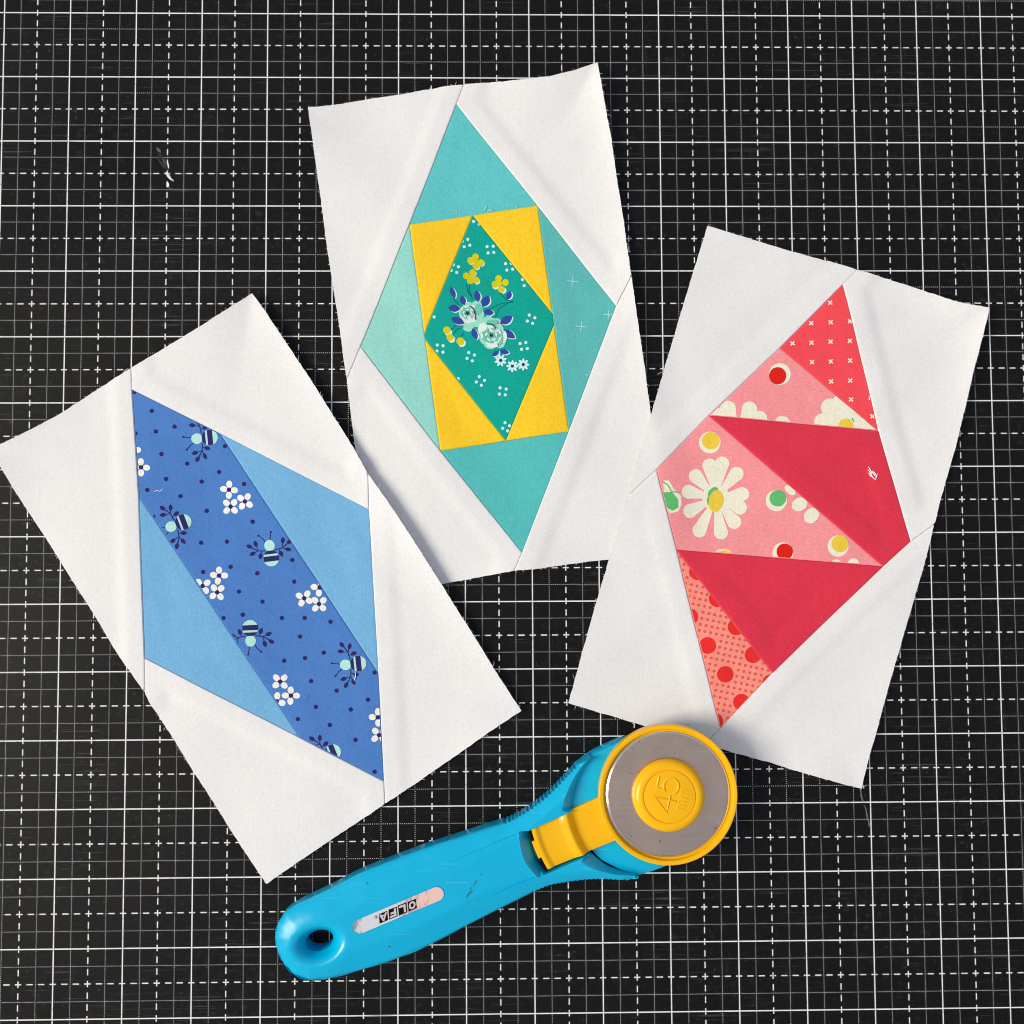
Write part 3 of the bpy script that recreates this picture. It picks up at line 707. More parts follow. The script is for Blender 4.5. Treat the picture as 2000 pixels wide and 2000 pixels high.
# ------------------------------------------------------------------ rotary cutter
def used_plastic(name, rgb, light):
    N = NT(name); c = lin(rgb)
    n = N.noise(N.mapped(), 75, 5, 0.65); base = N.mix(N.rng(n, 0.3, 0.7, 0, 0.35), c, tuple(v * 0.90 for v in c))
    st = N.rng(N.noise(N.mapped(-0.39, (40, 1500, 1)), 1.0, 2), 0.64, 0.74, 0, 1)
    st2 = N.rng(N.noise(N.mapped(0.9, (55, 1700, 1)), 1.0, 2), 0.68, 0.76, 0, 1)
    st = N.math('MULTIPLY', N.math('MAXIMUM', st, st2), N.rng(N.noise(N.mapped(), 60, 2), 0.45, 0.65, 0, 0.22))
    base = N.mix(st, base, lin(light))
    sp = N.rng(N.noise(N.mapped(), 560, 3, .6), 0.70, 0.76, 0, 0.35)
    N.link(N.mix(sp, base, tuple(v * 0.45 + 0.01 for v in c)), N.p.inputs['Base Color'])
    N.p.inputs['Specular IOR Level'].default_value = 0.38
    N.link(N.rng(N.noise(N.mapped(0.5), 160, 5, .7), .3, .7, .22, .36), N.p.inputs['Roughness'])
    b = N.new('ShaderNodeBump'); b.inputs['Strength'].default_value = 0.08; b.inputs['Distance'].default_value = 0.0002
    N.link(N.noise(N.mapped(), 700, 3), b.inputs['Height']); N.link(b.outputs[0], N.p.inputs['Normal'])
    return N.m
plastic = used_plastic('aqua_blue_plastic', (0, 181, 224), (150, 222, 240))
yel = used_plastic('yellow_plastic', (255, 190, 0), (255, 226, 140))
black = plain('black_ink_gap_shade', (10, 8, 8), 0.5, 0, 0.1)  # badge lettering, also the painted dark of the lock gaps
grime = plain('grey_grime', (38, 104, 120), 0.8)
WC = at((1305, 1552.0), 14.5)
def steel_mat():
    N = NT('blade_steel')
    N.p.inputs['Metallic'].default_value = 1.0
    sc1 = N.rng(N.noise(N.mapped(1.2, (60, 1600, 1)), 1.0, 2), 0.56, 0.70, 0, 1)
    sp = N.rng(N.noise(N.mapped(), 420, 4, .65), 0.58, 0.70, 0, 1)
    c = N.mix(N.math('MULTIPLY', N.math('MAXIMUM', sc1, sp), 0.30), lin((228, 202, 181)), lin((252, 236, 220)))
    tc = N.new('ShaderNodeTexCoord'); vs = N.new('ShaderNodeVectorMath', operation='DISTANCE'); N.link(tc.outputs['Object'], vs.inputs[0]); vs.inputs[1].default_value = (WC[0] * MM, WC[1] * MM, 14.2 * MM)
    cb = N.new('ShaderNodeCombineXYZ'); N.link(vs.outputs['Value'], cb.inputs[0])
    ring = N.noise(cb.outputs[0], 2600, 3, .7)
    c = N.mix(N.rng(ring, 0.3, 0.7, 0.0, 0.30), c, lin((188, 158, 138)))
    dk = N.rng(N.noise(N.mapped(), 700, 1), 0.74, 0.78, 0, 0.8)
    N.link(N.mix(dk, c, lin((90, 82, 74))), N.p.inputs['Base Color'])
    N.link(N.rng(N.noise(N.mapped(), 90, 4, .6), .3, .7, .24, .36), N.p.inputs['Roughness'])
    return N.m
steel = steel_mat()
foil = plain('silver_foil', (226, 222, 218), 0.05, 1.0, 0.5, (170, 0.22, 0.00025))
foil_l = plain('silver_letter_foil', (240, 232, 226), 0.16, 1.0)
edge_m = plain('bevel_steel', (238, 236, 232), 0.16, 1.0)

cut = empty('rotary_cutter', at((980, 1690), 0))
tag(cut, 'rotary cutter with aqua blue handle, yellow guard and round steel blade, below the blocks', 'rotary cutter')
ZT = 15.0
north = [((582.1, 1763.6), 9), ((611.1, 1744.9), 5), ((660.8, 1718.5), 3), ((706.3, 1694.5), 3), ((776.7, 1666.3), 3), ((843, 1642.0), 3), ((909.2, 1620.7), 3), ((944.9, 1608.7), 3), ((982.2, 1597.0), 3), ((1007, 1585.9), 3), ((1044.3, 1562.1), 3), ((1075.4, 1536.2), 3), ((1107.3, 1504.5), 4), ((1126, 1487.5), 5), ((1150.8, 1474.0), 8)]
arc_in_u = k3((980, 400), (900, 520), (850, 620), (815, 760), (805, 860))
arc_in_l = k3((970, 1270), (1050, 1340), (1150, 1410), (1290, 1460), (1415, 1478))
arc_out_u = k3((965, 385), (880, 500), (800, 620), (740, 760), (710, 890))
arc_out_l = k3((890, 1360), (990, 1420), (1100, 1458), (1250, 1493), (1415, 1500))
south = [(1246.1, 1710.6), (1233, 1717), (1215, 1719.9), (1177.7, 1717.8), (1146.7, 1718.8), (1111.5, 1723), (1075.4, 1729.5), (1040.2, 1743.5), (976, 1775.4), (909.7, 1809.5), (841.4, 1844.7), (778.8, 1871.2), (706.3, 1895), (644.2, 1912.8), (602.8, 1917.0), (571.8, 1906.4), (551.1, 1883.6), (538.6, 1854.7), (535.2, 1830), (541.5, 1805), (557, 1783)]
nw = [at(p, z) for p, z in north]; sw = [at(p, 11.5) for p in south]
loop_s = smooth_path(sw + nw, 1.1)            # south tip, round the end, north tip
tipn = at(k3((978, 392))[0], 12)
SER = []
def serrate(path, a, b, per=1.62, amp=0.5):
    """ribbed grip between the points nearest to a and b"""
    P = np.array(path); ia = int(np.argmin(((P - a) ** 2).sum(1))); ib = int(np.argmin(((P - b) ** 2).sum(1)))
    if ia > ib: ia, ib = ib, ia
    seg = densify(path[ia:ib + 1], per / 4); out = []
    for i, p in enumerate(seg):
        t = seg[min(i + 1, len(seg) - 1)] - seg[max(i - 1, 0)]; t = t / (np.linalg.norm(t) + 1e-9); nn = np.array([-t[1], t[0]])
        out.append((p, nn, amp * (0, .5, 1, .5)[i % 4]))
    ctr = np.mean(P, 0)
    return path[:ia], out, path[ib + 1:]
a_, mid, b_ = serrate(loop_s, at((1040, 1743), 11.5), at((1222, 1719), 11.5), 1.62, 0.8)
cen = at((1000, 1680), 8)
def inward(p, nn, d): return p + nn * d if (nn @ (cen - p)) > 0 else p - nn * d
loop_s = a_ + [inward(p, nn, d) for p, nn, d in mid] + b_
a_, mid, b_ = serrate(loop_s, at((984, 1596), 3), at((1122, 1491), 4))
loop_s = a_ + [inward(p, nn, d) for p, nn, d in mid] + b_
zi = 10.6
inU = [at(p, zi) for p in arc_in_u]; inL = [at(p, zi) for p in arc_in_l]
outU = [at(p, 14.2) for p in arc_out_u]; outL = [at(p, 13.6) for p in arc_out_l]
jaw = smooth_path(inU, 1.0) + densify([inU[-1], inL[0]], 1.0)[1:-1] + smooth_path(inL, 1.0)
hand_out = loop_s + jaw
rim_segs = poly_segs(sw[1:] + nw[:-1], False)
cA = [at(p, 14.4) for p in k2((1025, 615), (1042, 740), (1085, 880), (1190, 1020))]; cB = [at(p, 11.2) for p in k2((1125, 570), (1132, 700), (1178, 850), (1290, 970))]
slopeL_poly = smooth_path(cA, 1) + smooth_path(cB, 1)[::-1]
ax_ = at((1200, 1590), 12) - at((640, 1825), 12); ax_ = ax_ / np.linalg.norm(ax_)
slotU = at((1116.7, 1579.0), 10); slotL = at((1150.8, 1662.0), 10)
slot_poly = smooth_path(cB, 1) + [slotL + 4 * ax_, slotU + 4 * ax_]
chan_poly = [at(k2((340, 905))[0], ZT), at(k2((1025, 615))[0], 14.4), *smooth_path(cA, 1)[1:-1], at(k2((1190, 1020))[0], 14.4), at(k2((500, 1330))[0], ZT)]
slU_poly = outU + inU[::-1]; slL_poly = outL + inL[::-1]
hole_c = at((624.0, 1836.5), 9); hole_a = math.radians(20.0)
ax = at((1200, 1590), 12) - at((640, 1825), 12); ax /= np.linalg.norm(ax); ay = np.array([-ax[1], ax[0]])
def hr(P):
    d = np.asarray(P) - hole_c; ca, sa = math.cos(hole_a), math.sin(hole_a)
    return np.hypot((d[:, 0] * ca + d[:, 1] * sa) / 5.3, (-d[:, 0] * sa + d[:, 1] * ca) / 3.7)
def hand_z(P):
    P = np.asarray(P, float); d = seg_dist(P, rim_segs); s = (P - hole_c) @ ax
    wf = 8.6 - 4.6 * sstep(60, 95, s) + 1.5 * sstep(20, -10, s)
    cl = np.clip(1 - d / wf, 0, 1); e_ = sstep(15, 2, s)
    z = ZT - 2.7 * (cl * (1 - e_) + 1.25 * cl ** 2.2 * e_) - 1.5 * (1 - np.sqrt(np.clip(1 - (1 - np.clip(d / 1.0, 0, 1)) ** 2, 0, 1)))
    z = z - 1.8 * sstep(8, -14, s) * 0.6
    ch = pip(P, chan_poly); s0 = (chan_poly[0] - hole_c) @ ax
    z = np.where(ch, z - 1.0 * np.clip((s - s0) / 32, 0, 1), z)
    for poly, hi, lo, zl in ((slopeL_poly, cA, cB, 10.6), (slU_poly, outU, inU, zi), (slL_poly, outL, inL, zi)):
        m = pip(P, poly)
        a = seg_dist(P, poly_segs(hi, False)); b = seg_dist(P, poly_segs(lo, False))
        z = np.where(m, zl + (z - zl) * b / (a + b + 1e-6), z)
    z = np.where(pip(P, slot_poly), 8.2, z)
    jd = seg_dist(P, poly_segs(inU, False) + poly_segs(inL, False))
    z = np.where(jd < 0.05, zi, z)
    r = hr(P)
    t = np.clip((r - 1) / 1.15, 0, 1)
    z = z - 5.4 * (1 - t) ** 2.2
    return z
hole = [hole_c + np.array([math.cos(hole_a), math.sin(hole_a)]) * 5.3 * math.cos(t) + np.array([-math.sin(hole_a), math.cos(hole_a)]) * 3.7 * math.sin(t) for t in np.linspace(0, 2 * math.pi, 49)[:-1]]
P0 = np.array(hand_out); lo = P0.min(0); hi = P0.max(0); stp = 0.95
gx, gy = np.meshgrid(np.arange(lo[0], hi[0], stp), np.arange(lo[1], hi[1], stp * .866)); gx = gx + (np.arange(gx.shape[0]) % 2)[:, None] * stp / 2
gp = np.c_[gx.ravel(), gy.ravel()]
osegs = poly_segs(hand_out)
feat = []
def feature(path, off=0.09, step=0.6):
    D = densify(path, step)
    for i, p in enumerate(D):
        t = D[min(i + 1, len(D) - 1)] - D[max(i - 1, 0)]; t = t / (np.linalg.norm(t) + 1e-9); nn = np.array([-t[1], t[0]])
        feat.append(p + nn * off); feat.append(p - nn * off)
for pth in (chan_poly[:2], [chan_poly[-2], chan_poly[-1]], smooth_path(cA, 1), smooth_path(cB, 1), [cB[0], slotU], [cB[-1], slotL], smooth_path(outU, 1), smooth_path(outL, 1)): feature(pth)
# rim rounding loops
rim = [p for p in loop_s]
for i in range(1, len(rim) - 1):
    t = rim[i + 1] - rim[i - 1]; t = t / (np.linalg.norm(t) + 1e-9); nn = np.array([-t[1], t[0]])
    for off in (0.3, 0.7, 1.15): feat.append(inward(rim[i], nn, off))
for rr in (1.06, 1.15, 1.28, 1.45, 1.65, 1.9, 2.2):
    for t in np.linspace(0, 2 * math.pi, 60)[:-1]:
        feat.append(hole_c + np.array([math.cos(hole_a), math.sin(hole_a)]) * 5.3 * rr * math.cos(t) + np.array([-math.sin(hole_a), math.cos(hole_a)]) * 3.7 * rr * math.sin(t))
feat = np.array(feat); feat = feat[pip(feat, hand_out) & (seg_dist(feat, osegs) > 0.15) & (hr(feat) > 1.03)]
gp = gp[pip(gp, hand_out) & (seg_dist(gp, osegs) > 0.9) & (hr(gp) > 2.0)]
keepg = np.array([((feat - p) ** 2).sum(1).min() > 0.16 for p in gp]); gp = gp[keepg]
V, F = cdt(hand_out, np.vstack([feat, gp]), [hole])
zz = hand_z(V)
F = [tuple(f) if area2([V[i] for i in f]) > 0 else tuple(f[::-1]) for f in F]
V3 = [(*p, z) for p, z in zip(V, zz)]
def wall(V3, F, Vxy, loopxy, levels, centre=None):
    idx = [int(np.argmin(((Vxy - p) ** 2).sum(1))) for p in loopxy]; n = len(idx); cur = idx
    for zl, ins in levels:
        new = []
        for k, i in enumerate(idx):
            p = np.array(V3[i][:2])
            if ins:
                a = np.array(V3[idx[k - 1]][:2]); b = np.array(V3[idx[(k + 1) % n]][:2]); t = b - a; t = t / (np.linalg.norm(t) + 1e-9)
                q = np.array([-t[1], t[0]]) * ins; p = p + q
            V3.append((p[0], p[1], min(zl, V3[i][2]))); new.append(len(V3) - 1)
        for k in range(n):
            j = (k + 1) % n; F.append((cur[k], new[k], new[j], cur[j]))
        cur = new
sgn = 1 if area2(hand_out) > 0 else -1
wall(V3, F, V, hand_out, [(3.2, 0.0), (0.3, 1.2 * sgn)])
wall(V3, F, V, hole, [(0.3, 0.0)])
handle = mesh_obj('handle', V3, F, plastic, cut, sharp=32, label='aqua blue plastic handle with a hanging hole and ribbed grip')

def prism(name, pts, z0, z1, m, parent, bevel=0.5, label=None, smooth=True):
    P = [np.asarray(p) for p in pts]
    if area2(P) < 0: P = P[::-1]
    n = len(P); V = []
    def ring(ins, z):
        for i in range(n):
            t = P[(i + 1) % n] - P[i - 1]; t = t / (np.linalg.norm(t) + 1e-9); q = P[i] + np.array([-t[1], t[0]]) * ins; V.append((*q, z))
    for ins, z in ((bevel, z1), (bevel * .3, z1 - bevel * .3), (0, z1 - bevel), (0, z0)): ring(ins, z)
    F = [tuple(range(n))]
    for l in range(3):
        for i in range(n): F.append((l * n + i, (l + 1) * n + i, (l + 1) * n + (i + 1) % n, l * n + (i + 1) % n))
    return mesh_obj(name, V, F, m, parent, sharp=40 if smooth else None, label=label, smooth=smooth)
hp_n = [at(p, 4) for p in ((1122, 1493), (1150.8, 1471.5), (1177.7, 1457), (1208.8, 1443.5), (1230, 1438.5))]
hp_s = [at(p, 10) for p in ((1310, 1687.0), (1278, 1700.0), (1249.1, 1709.5))]
hp_h = [at(p, 10) for p in ((1268, 1443), (1320, 1446), (1370, 1470), (1402, 1515), (1410, 1560), (1398, 1610), (1368, 1652))]
hp_w = [at(p, 10) for p in ((1215, 1701), (1175, 1680), (1150, 1655), (1105, 1590), (1112, 1550))]
prism('head_plate', smooth_path(hp_n + hp_h + hp_s, 1.5) + hp_w, 0.3, 10.2, plastic, cut, 0.5, 'blue plate under the guard')

WC = at((1305, 1552.0), 14.5)
def lathe(name, prof, c, m, parent, n=128, close=True, sharp=35, label=None):
    V = []; F = []; L = len(prof)
    for k in range(n):
        a = 2 * math.pi * k / n
        for r, z in prof: V.append((c[0] + r * math.cos(a), c[1] + r * math.sin(a), z))
    for k in range(n):
        j = (k + 1) % n
        for i in range(L - 1): F.append((k * L + i, j * L + i, j * L + i + 1, k * L + i + 1))
    return mesh_obj(name, V, F, m, parent, sharp=sharp, label=label)
lathe('blade_guard', [(24.2, 9.0), (24.9, 9.6), (25.15, 10.5), (25.2, 14.7), (25.1, 15.05), (24.9, 15.2), (23.75, 15.2), (23.6, 15.1), (23.15, 13.6), (5, 13.5), (0.01, 13.5)], WC, yel, cut, label='round yellow guard behind the blade')
bl = lathe('blade', [(22.5, 13.95), (21.75, 14.2), (2, 14.2), (0.01, 14.2)], WC, steel, cut, sharp=5, label='round steel blade')
lathe('cutting_edge', [(22.52, 13.97), (21.9, 14.23)], WC, edge_m, bl, sharp=5)
kn = lathe('knob', [(12.0, 14.15), (12.7, 14.4), (13.1, 15.0), (13.1, 15.7), (12.7, 16.8), (12.0, 17.6), (11.0, 18.1), (10.0, 18.2), (9.55, 18.1), (9.45, 17.75), (9.3, 17.75), (9.22, 18.08), (9.0, 18.14), (4, 18.12), (0.01, 18.12)], WC, yel, cut, sharp=50, label='yellow centre knob marked 45 mm')

# yellow slide lock: ridges run round the wheel
def slide():
    top = [at((1035.5, 1619.0), 13.3), at((1172, 1557.8), 13.3)]; bot = [at((1069.5, 1696.5), 13.3), at((1204, 1642.2), 13.3)]
    prof = [(0, 12.5), (35.0, 12.5), (35.4, 12.6), (37.4, 14.9), (38.0, 15.05), (40.6, 13.9), (41.0, 13.85), (48.0, 13.8), (48.4, 13.9), (49.6, 14.7), (50.2, 14.8), (51.2, 14.6)]
    rs = [p[0] for p in prof]; zs = [p[1] for p in prof]
    def lw(r, f):  # point at radius r on the line between top and bottom edges
        def onl(L):      # where the circle of radius r round the wheel meets the edge line
            p0 = L[0] - WC; u = L[1] - L[0]; u = u / np.linalg.norm(u); bq = p0 @ u; cq = p0 @ p0 - r * r
            return WC + p0 + u * (-bq - math.sqrt(max(0.0, bq * bq - cq)))
        a = onl(top); b = onl(bot)
        aa = math.atan2(*(a - WC)[::-1]) % (2 * math.pi); bb = math.atan2(*(b - WC)[::-1]) % (2 * math.pi); t = aa + (bb - aa) * f
        return WC + r * np.array([math.cos(t), math.sin(t)])
    RR = [20, 34.6, 35.0, 35.4, 36.4, 37.3, 37.7, 38.2, 39.4, 40.5, 41.1, 44, 47.8, 48.3, 48.9, 49.5, 49.9, 50.5, 51.1]; NF = 14; V = []; F = []
    for r in RR:
        for j in range(NF + 1):
            f = j / NF; p = lw(r, f); V.append((*p, float(np.interp(r, rs, zs)) - 0.25 * (abs(2 * f - 1) ** 10)))
    W_ = NF + 1; nR = len(RR)
    for i in range(nR - 1):
        for j in range(NF): F.append((i * W_ + j, (i + 1) * W_ + j, (i + 1) * W_ + j + 1, i * W_ + j + 1))
    # sides
    b = [(i * W_) for i in range(nR)] + [((nR - 1) * W_ + j) for j in range(1, W_)] + [(i * W_ + NF) for i in range(nR - 2, -1, -1)]
    s0 = len(V)
    for i in b: V.append((V[i][0], V[i][1], 8.4))
    for k in range(len(b) - 1): F.append((b[k], s0 + k, s0 + k + 1, b[k + 1]))
    return mesh_obj('slide_lock', V, F, yel, cut, sharp=28, label='yellow sliding lock with raised ridges')
sl = slide()
def gap(f0, f1):
    a0 = math.atan2(*(at((1035.5, 1619.0), 13) - WC)[::-1]) % (2 * math.pi); a1 = math.atan2(*(at((1069.5, 1696.5), 13) - WC)[::-1]) % (2 * math.pi)
    ts = np.linspace(a0 + (a1 - a0) * f0, a0 + (a1 - a0) * f1, 9); pts = [WC + 52.3 * np.array([math.cos(t), math.sin(t)]) for t in ts] + [WC + 50.6 * np.array([math.cos(t), math.sin(t)]) for t in ts[::-1]]
    return prism('lock_gap_shade', pts, 9, 13.4, black, sl, 0.1, 'black piece standing in for the shade in the gap at the end of the sliding lock', False)  # solid black strip: the dark of the gap is put in as colour
gap(-0.02, 0.27); gap(0.70, 1.02)
tab_t = np.linspace(*[math.atan2(*(at(p, 13) - WC)[::-1]) % (2 * math.pi) for p in ((1038.0, 1643.0), (1052.0, 1676.0))], 7)
prism('lock_tab', [WC + 52.2 * np.array([math.cos(t), math.sin(t)]) for t in tab_t] + [WC + 50.9 * np.array([math.cos(t), math.sin(t)]) for t in tab_t[::-1]], 9, 13.9, yel, sl, 0.2)

# lettering ---------------------------------------------------------------------
def text_mesh(name, txt, size, c, ang, z, m, parent, extrude=0.0, offset=0.0, shear=0.0, sx=1.0, bev=0.0, spacing=1.0):
    cu = bpy.data.curves.new(name, 'FONT'); cu.body = txt; cu.size = size * MM; cu.align_x = 'CENTER'; cu.align_y = 'CENTER'
    cu.extrude = extrude * MM; cu.offset = offset * MM; cu.shear = shear; cu.bevel_depth = bev * MM; cu.space_character = spacing; cu.resolution_u = 6
    t = bpy.data.objects.new(name, cu); col.objects.link(t)
    dg = bpy.context.evaluated_depsgraph_get(); me = bpy.data.meshes.new_from_object(t.evaluated_get(dg))
    bpy.data.objects.remove(t); bpy.data.curves.remove(cu)
    bb = np.array([v.co[:] for v in me.vertices]); mid_ = (bb.min(0) + bb.max(0)) / 2; R = Matrix.Rotation(ang, 4, 'Z')
    me.transform(Matrix.Translation((c[0] * MM, c[1] * MM, z * MM)) @ R @ Matrix.Diagonal((sx, 1, 1, 1)) @ Matrix.Translation((-mid_[0], -mid_[1], 0)))
    me.materials.clear(); me.materials.append(m); me.name = name
    o = bpy.data.objects.new(name, me); col.objects.link(o); o.parent = parent
    if parent.type == 'EMPTY': o.location = -parent.location
    return o
a45 = math.radians(77)
def strokes(name, paths, c, ang, r, z, m, parent):
    ca, sa = math.cos(ang), math.sin(ang); parts = []
    for p in paths:
        q = [np.array([c[0] + x * ca - y * sa, c[1] + x * sa + y * ca, z]) for x, y in p]
        v, f = tube(q, r, 8, False); parts.append((v, f, 0))
        for e in (q[0], q[-1]):        # rounded stroke ends
            vv = [e + r * np.array([math.cos(t) * math.cos(b), math.sin(t) * math.cos(b), math.sin(b)]) for b in (0, .6, 1.2) for t in np.linspace(0, 2 * math.pi, 11)[:-1]]
            parts.append((vv, [(l * 10 + k, l * 10 + (k + 1) % 10, l * 10 + 10 + (k + 1) % 10, l * 10 + 10 + k) for l in range(2) for k in range(10)] + [tuple(range(20, 30))], 0))
    V, F, fm = merge(parts)
    return mesh_obj(name, V, F, m, parent, sharp=50)
four = [[(2.2, -3.9), (2.2, 3.7), (-2.4, -1.6), (3.6, -1.6)]]
bowl = [(0.2 + 2.9 * math.cos(t), -1.2 + 2.7 * math.sin(t)) for t in np.linspace(2.35, -2.45, 16)]
five = [[(2.6, 3.8), (-1.5, 3.8), (-1.9, 0.6)] + bowl]
strokes('raised_digit', four, WC + np.array([-1.5, 0.2]) - 3.3 * np.array([math.cos(a45), math.sin(a45)]), a45, 0.62, 17.80, yel, kn)
strokes('raised_digit', five, WC + np.array([-1.5, 0.2]) + 3.6 * np.array([math.cos(a45), math.sin(a45)]), a45, 0.62, 17.80, yel, kn)
em = lambda x0: [[(1.12 * x, 1.2 * y) for x, y in p] for p in em0(x0)]
em0 = lambda x0: [[(x0, -1.1), (x0, 1.1)], [(x0, 0.5), (x0 + .45, 1.05), (x0 + 1.0, 1.0), (x0 + 1.25, .5), (x0 + 1.25, -1.1)], [(x0 + 1.25, .5), (x0 + 1.7, 1.05), (x0 + 2.25, 1.0), (x0 + 2.5, .5), (x0 + 2.5, -1.1)]]
strokes('raised_letter', em(-3.1), WC + np.array([4.7, -1.1]), a45, 0.34, 17.97, yel, kn)
strokes('raised_letter', em(0.6), WC + np.array([4.7, -1.1]), a45, 0.34, 17.97, yel, kn)

# foil badge
e0 = at(k1((882, 1012))[0], ZT); e1_ = at(k1((1606, 707))[0], ZT); bx = e1_ - e0; bL = np.linalg.norm(bx); bx = bx / bL; by = np.array([-bx[1], bx[0]])
def capsule(r, n=14):
    out = []
    for k in range(n + 1): a = -math.pi / 2 + math.pi * k / n; out.append(e1_ + bx * r * math.cos(a) + by * r * math.sin(a))
    for k in range(n + 1): a = math.pi / 2 + math.pi * k / n; out.append(e0 + bx * r * math.cos(a) + by * r * math.sin(a))
    return out
badge = prism('badge', capsule(2.62), ZT - 0.3, ZT + 0.08, foil, cut, 0.12, 'silver foil badge with black lettering', False)
rimc = densify(capsule(2.66), 0.5, True); rimc.append(rimc[0])
v_, f_ = tube([np.array([*p, ZT + 0.04]) for p in rimc], 0.16, 6, False)
mesh_obj('badge_rim', v_, f_, plastic, badge)
ang_b = math.atan2(bx[1], bx[0]) + math.pi
for ch, quad in (('O', [(1095, 655), (1225, 607), (1243, 750), (1110, 810)]), ('L', [(943, 713), (1078, 663), (1094, 816), (958, 872)]), ('F', [(793, 778), (925, 730), (942, 880), (806, 935)]), ('A', [(643, 848), (775, 795), (791, 940), (656, 998)])):
    Q = [at(p, ZT) for p in k5(*quad)]; V = [(*p, ZT + 0.115) for p in Q]
    bk = mesh_obj('letter_block', V, [(0, 1, 2, 3) if area2(Q) > 0 else (3, 2, 1, 0)], black, badge, smooth=False)
    def UV(u, v):      # reading frame of the block: the badge is seen upside down
        return (Q[1] * (1 - u) + Q[0] * u) * (1 - v) + (Q[2] * (1 - u) + Q[3] * u) * v
    if ch == 'O':
        ang = np.linspace(0, 2 * math.pi, 29)[:-1]
        polys = [[(.5 + .40 * math.cos(a), .5 + .40 * math.sin(a)), (.5 + .40 * math.cos(b), .5 + .40 * math.sin(b)), (.5 + .185 * math.cos(b), .5 + .2 * math.sin(b)), (.5 + .185 * math.cos(a), .5 + .2 * math.sin(a))] for a, b in zip(ang, np.roll(ang, -1))]
    else:
        polys = {'L': [[(.14, .10), (.38, .10), (.38, .90), (.14, .90)], [(.38, .10), (.90, .10), (.90, .31), (.38, .31)]],
                 'F': [[(.12, .10), (.36, .10), (.36, .90), (.12, .90)], [(.36, .69), (.90, .69), (.90, .90), (.36, .90)], [(.36, .37), (.78, .37), (.78, .57), (.36, .57)]],
                 'A': [[(.04, .10), (.29, .10), (.50, .62), (.41, .90)], [(.71, .10), (.97, .10), (.60, .90), (.50, .62)], [(.41, .90), (.50, .62), (.60, .90)], [(.33, .24), (.68, .24), (.62, .40), (.39, .40)]]}[ch]
    V = []; F = []
    for k_, pl_ in enumerate(polys):
        n0 = len(V); q_ = [UV(*p) for p in pl_]
        if area2(q_) < 0: q_ = q_[::-1]
        V += [(*p, ZT + 0.15 + 0.0008 * (k_ % 4)) for p in q_]; F.append(tuple(range(n0, len(V))))
    mesh_obj('letter', V, F, foil_l, badge, smooth=False)
rc = at(k5((600, 893))[0], ZT)
ringp = [np.array([*(rc + 0.55 * np.array([math.cos(t), math.sin(t)])), ZT + 0.11]) for t in np.linspace(0, 2 * math.pi, 17)]
v_, f_ = tube(ringp, 0.05, 4, False); mesh_obj('trademark_ring', v_, f_, black, badge)
text_mesh('trademark_letter', 'R', 0.9, rc, ang_b, ZT + 0.13, black, badge, 0, 0.02)
# grime specks on the handle
sp = []
for pts, wd in (([(540, 1215), (560, 1180), (590, 1158)], 13), ([(572, 1150), (585, 1125)], 7), ([(603, 1112), (618, 1085), (634, 1058)], 8), ([(668, 1008), (678, 996)], 6)):
    for l in line(pts, wd): sp.append(k2(*l))
sp += [k1(*ell((948, 612), 11, 7)), k1(*ell((1162, 1207), 12, 6)), k2(*ell((662, 1350), 7, 5))]
for pl_ in sp:
    Q = np.array([at(p, ZT - 0.4) for p in pl_]); Q = Q if area2(Q) > 0 else Q[::-1]
    mesh_obj('grime_mark', [(*p, z) for p, z in zip(Q, hand_z(Q) + 0.06)], [tuple(range(len(Q)))], grime, handle)

# ------------------------------------------------------------------ lint and loose threads lying about
def strand(name, px, zf, r, m, label, cat, group=None, fan=1, spread=0.0):
    parts = []
    for k in range(fan):
        P = [np.array(at(p, 0.6)) + np.array([rng.gauss(0, spread), rng.gauss(0, spread)]) for p in px]
        P = smooth_path(P, 0.5); z = zf(np.array(P)) + r + 0.05
        parts.append((*tube([np.array([*p, q + abs(rng.gauss(0, .05))]) for p, q in zip(P, z)], r), 0))
    V, F, fm = merge(parts)
    return tag(mesh_obj(name, V, F, m), label, cat, group)
flat0 = lambda P: np.zeros(len(P))
strand('lint_thread', c1((1168, 1588), (1190, 1578), (1212, 1583), (1226, 1574), (1237, 1562)), strip.z, 0.14, lint_m, 'tiny curled white thread on the royal blue bee strip, near its upper left edge', 'lint')
strand('lint_thread', c4((557, 1198), (561, 1232), (550, 1272)), strip.z, 0.2, lint_m, 'short pale fibre lying across the bee beside the lower sky blue tip', 'lint')
strand('lint_thread', c3((1527, 1408), (1545, 1398), (1560, 1372)), strip.z, 0.13, plain('lint_blue', (130, 160, 222), .9), 'faint wisp of fibre beside the lower white blossoms on the bee strip', 'lint')
zig = []
for a, b in (((948, 432), (974, 482)), ((944, 453), (978, 502)), ((946, 478), (988, 514)), ((955, 496), (1000, 530)), ((962, 462), (1003, 508)), ((974, 462), (1008, 497)), ((1000, 530), (1014, 484))):
    q_ = [np.array(at(p, 0.8)) for p in p4(a, ((a[0] + b[0]) / 2 + 3, (a[1] + b[1]) / 2 - 3), b)]; zz_ = crim1.z(np.array(q_)) + 0.2
    zig.append((*tube([np.array([*p, z]) for p, z in zip(q_, zz_)], 0.25), 0))
V, F, fm = merge(zig)
tag(mesh_obj('lint_thread', V, F, lint_m), 'small white snip of frayed thread on the upper crimson patch', 'lint')
seam_z = lambda P: teal.h(P) + 0.25
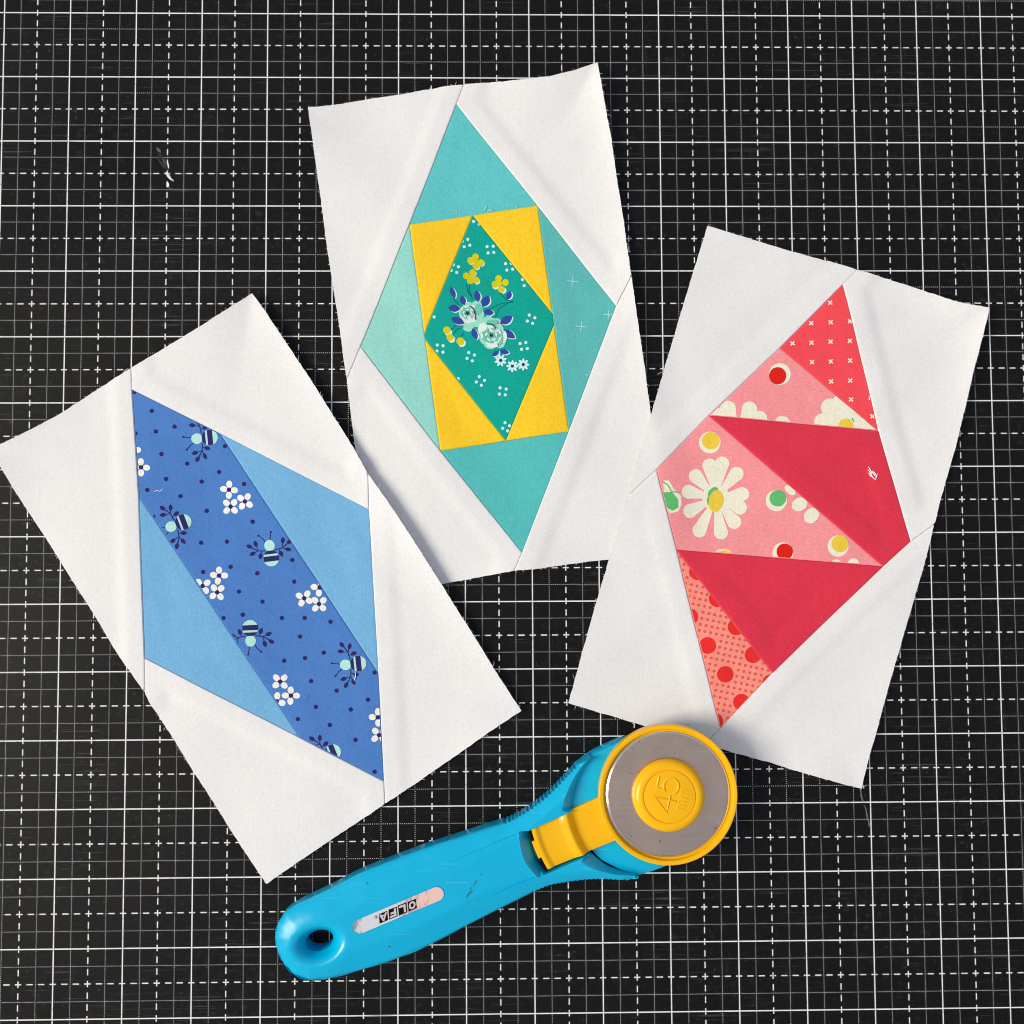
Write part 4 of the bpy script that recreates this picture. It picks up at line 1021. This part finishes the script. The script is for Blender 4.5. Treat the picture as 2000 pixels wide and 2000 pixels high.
for a, lb in (([(1378, 1212), (1384, 1180), (1390, 1172)], 'pale fuzz tuft on the aqua and yellow seam, middle one'), ([(1395, 1210), (1432, 1205), (1422, 1190)], 'pale fuzz tuft on the aqua and yellow seam, just right of the middle'), ([(1172, 1240), (1166, 1220)], 'pale fuzz tuft on the aqua and yellow seam, leftmost'), ([(1612, 1192), (1630, 1178)], 'pale fuzz tuft on the aqua and yellow seam, rightmost')):
    strand('fuzz_tuft', tA(*a), seam_z, 0.08, plain('fuzz', (190, 226, 222), .9), lb, 'lint', 'fuzz tufts on the aqua seam', 3, 0.18)
strand('lint_thread', p1((133, 1166), (150, 1152), (182, 1146)), flat0, 0.16, lint_p, 'short pink thread on the mat between the aqua and pink blocks', 'thread')
strand('loose_thread', m4c((702, 160), (712, 215), (728, 262)), flat0, 0.045, lint_g, 'fine grey fibre below the bottom tip of the pink block, upper piece', 'thread', None, 4, 0.25)
strand('loose_thread', m4c((738, 300), (756, 370), (775, 455)), flat0, 0.045, lint_g, 'fine grey fibre below the bottom tip of the pink block, lower piece', 'thread', None, 4, 0.25)
strand('loose_thread', p6((1283, 1462), (1296, 1478), (1305, 1506)), flat0, 0.13, lint_m, 'white thread end at the bottom tip of the pink block', 'thread', None, 2, 0.1)
strand('loose_thread', c1((928, 690), (945, 665), (965, 655)), flat0, 0.12, lint_m, 'white thread loop at the top left rim of the blue block', 'thread')
strand('lint_thread', m1((1305, 1365), (1270, 1330), (1255, 1300)), flat0, 0.14, lint_m, 'white lint smear on the mat in the upper left', 'lint', None, 4, 0.25)
# scuffed gouge in the mat, upper left
gouge = []
for pts, wd, k in (([(1250, 1296), (1295, 1362)], 22, 1), ([(1195, 1150), (1225, 1200)], 34, 0), ([(1225, 1190), (1275, 1290)], 40, 0), ([(1180, 1115), (1215, 1150)], 22, 2), ([(1190, 1195), (1245, 1275)], 5, 2), ([(1212, 1185), (1258, 1255)], 5, 2), ([(1228, 1190), (1268, 1245)], 5, 2), ([(1262, 1212), (1276, 1275)], 11, 1), ([(1265, 1375), (1268, 1415)], 22, 1), ([(1275, 1410), (1292, 1440)], 12, 2)):
    for l in [lens(pts[0], pts[-1], wd)]:
        Q = [at(p) for p in m1(*l)]; Q = Q if area2(Q) > 0 else Q[::-1]; z = 0.02 + 0.012 * len(gouge)
        gouge.append(([(*p, z) for p in Q], [tuple(range(len(Q)))], k))
V, F, fm = merge(gouge)
mesh_obj('scuff_mark', V, F, [plain('scuff_black', (12, 12, 14), .45), lint_m, plain('scuff_grey', (96, 96, 98), .7)], mat, fm, smooth=False, label='black and white scuff on the mat')
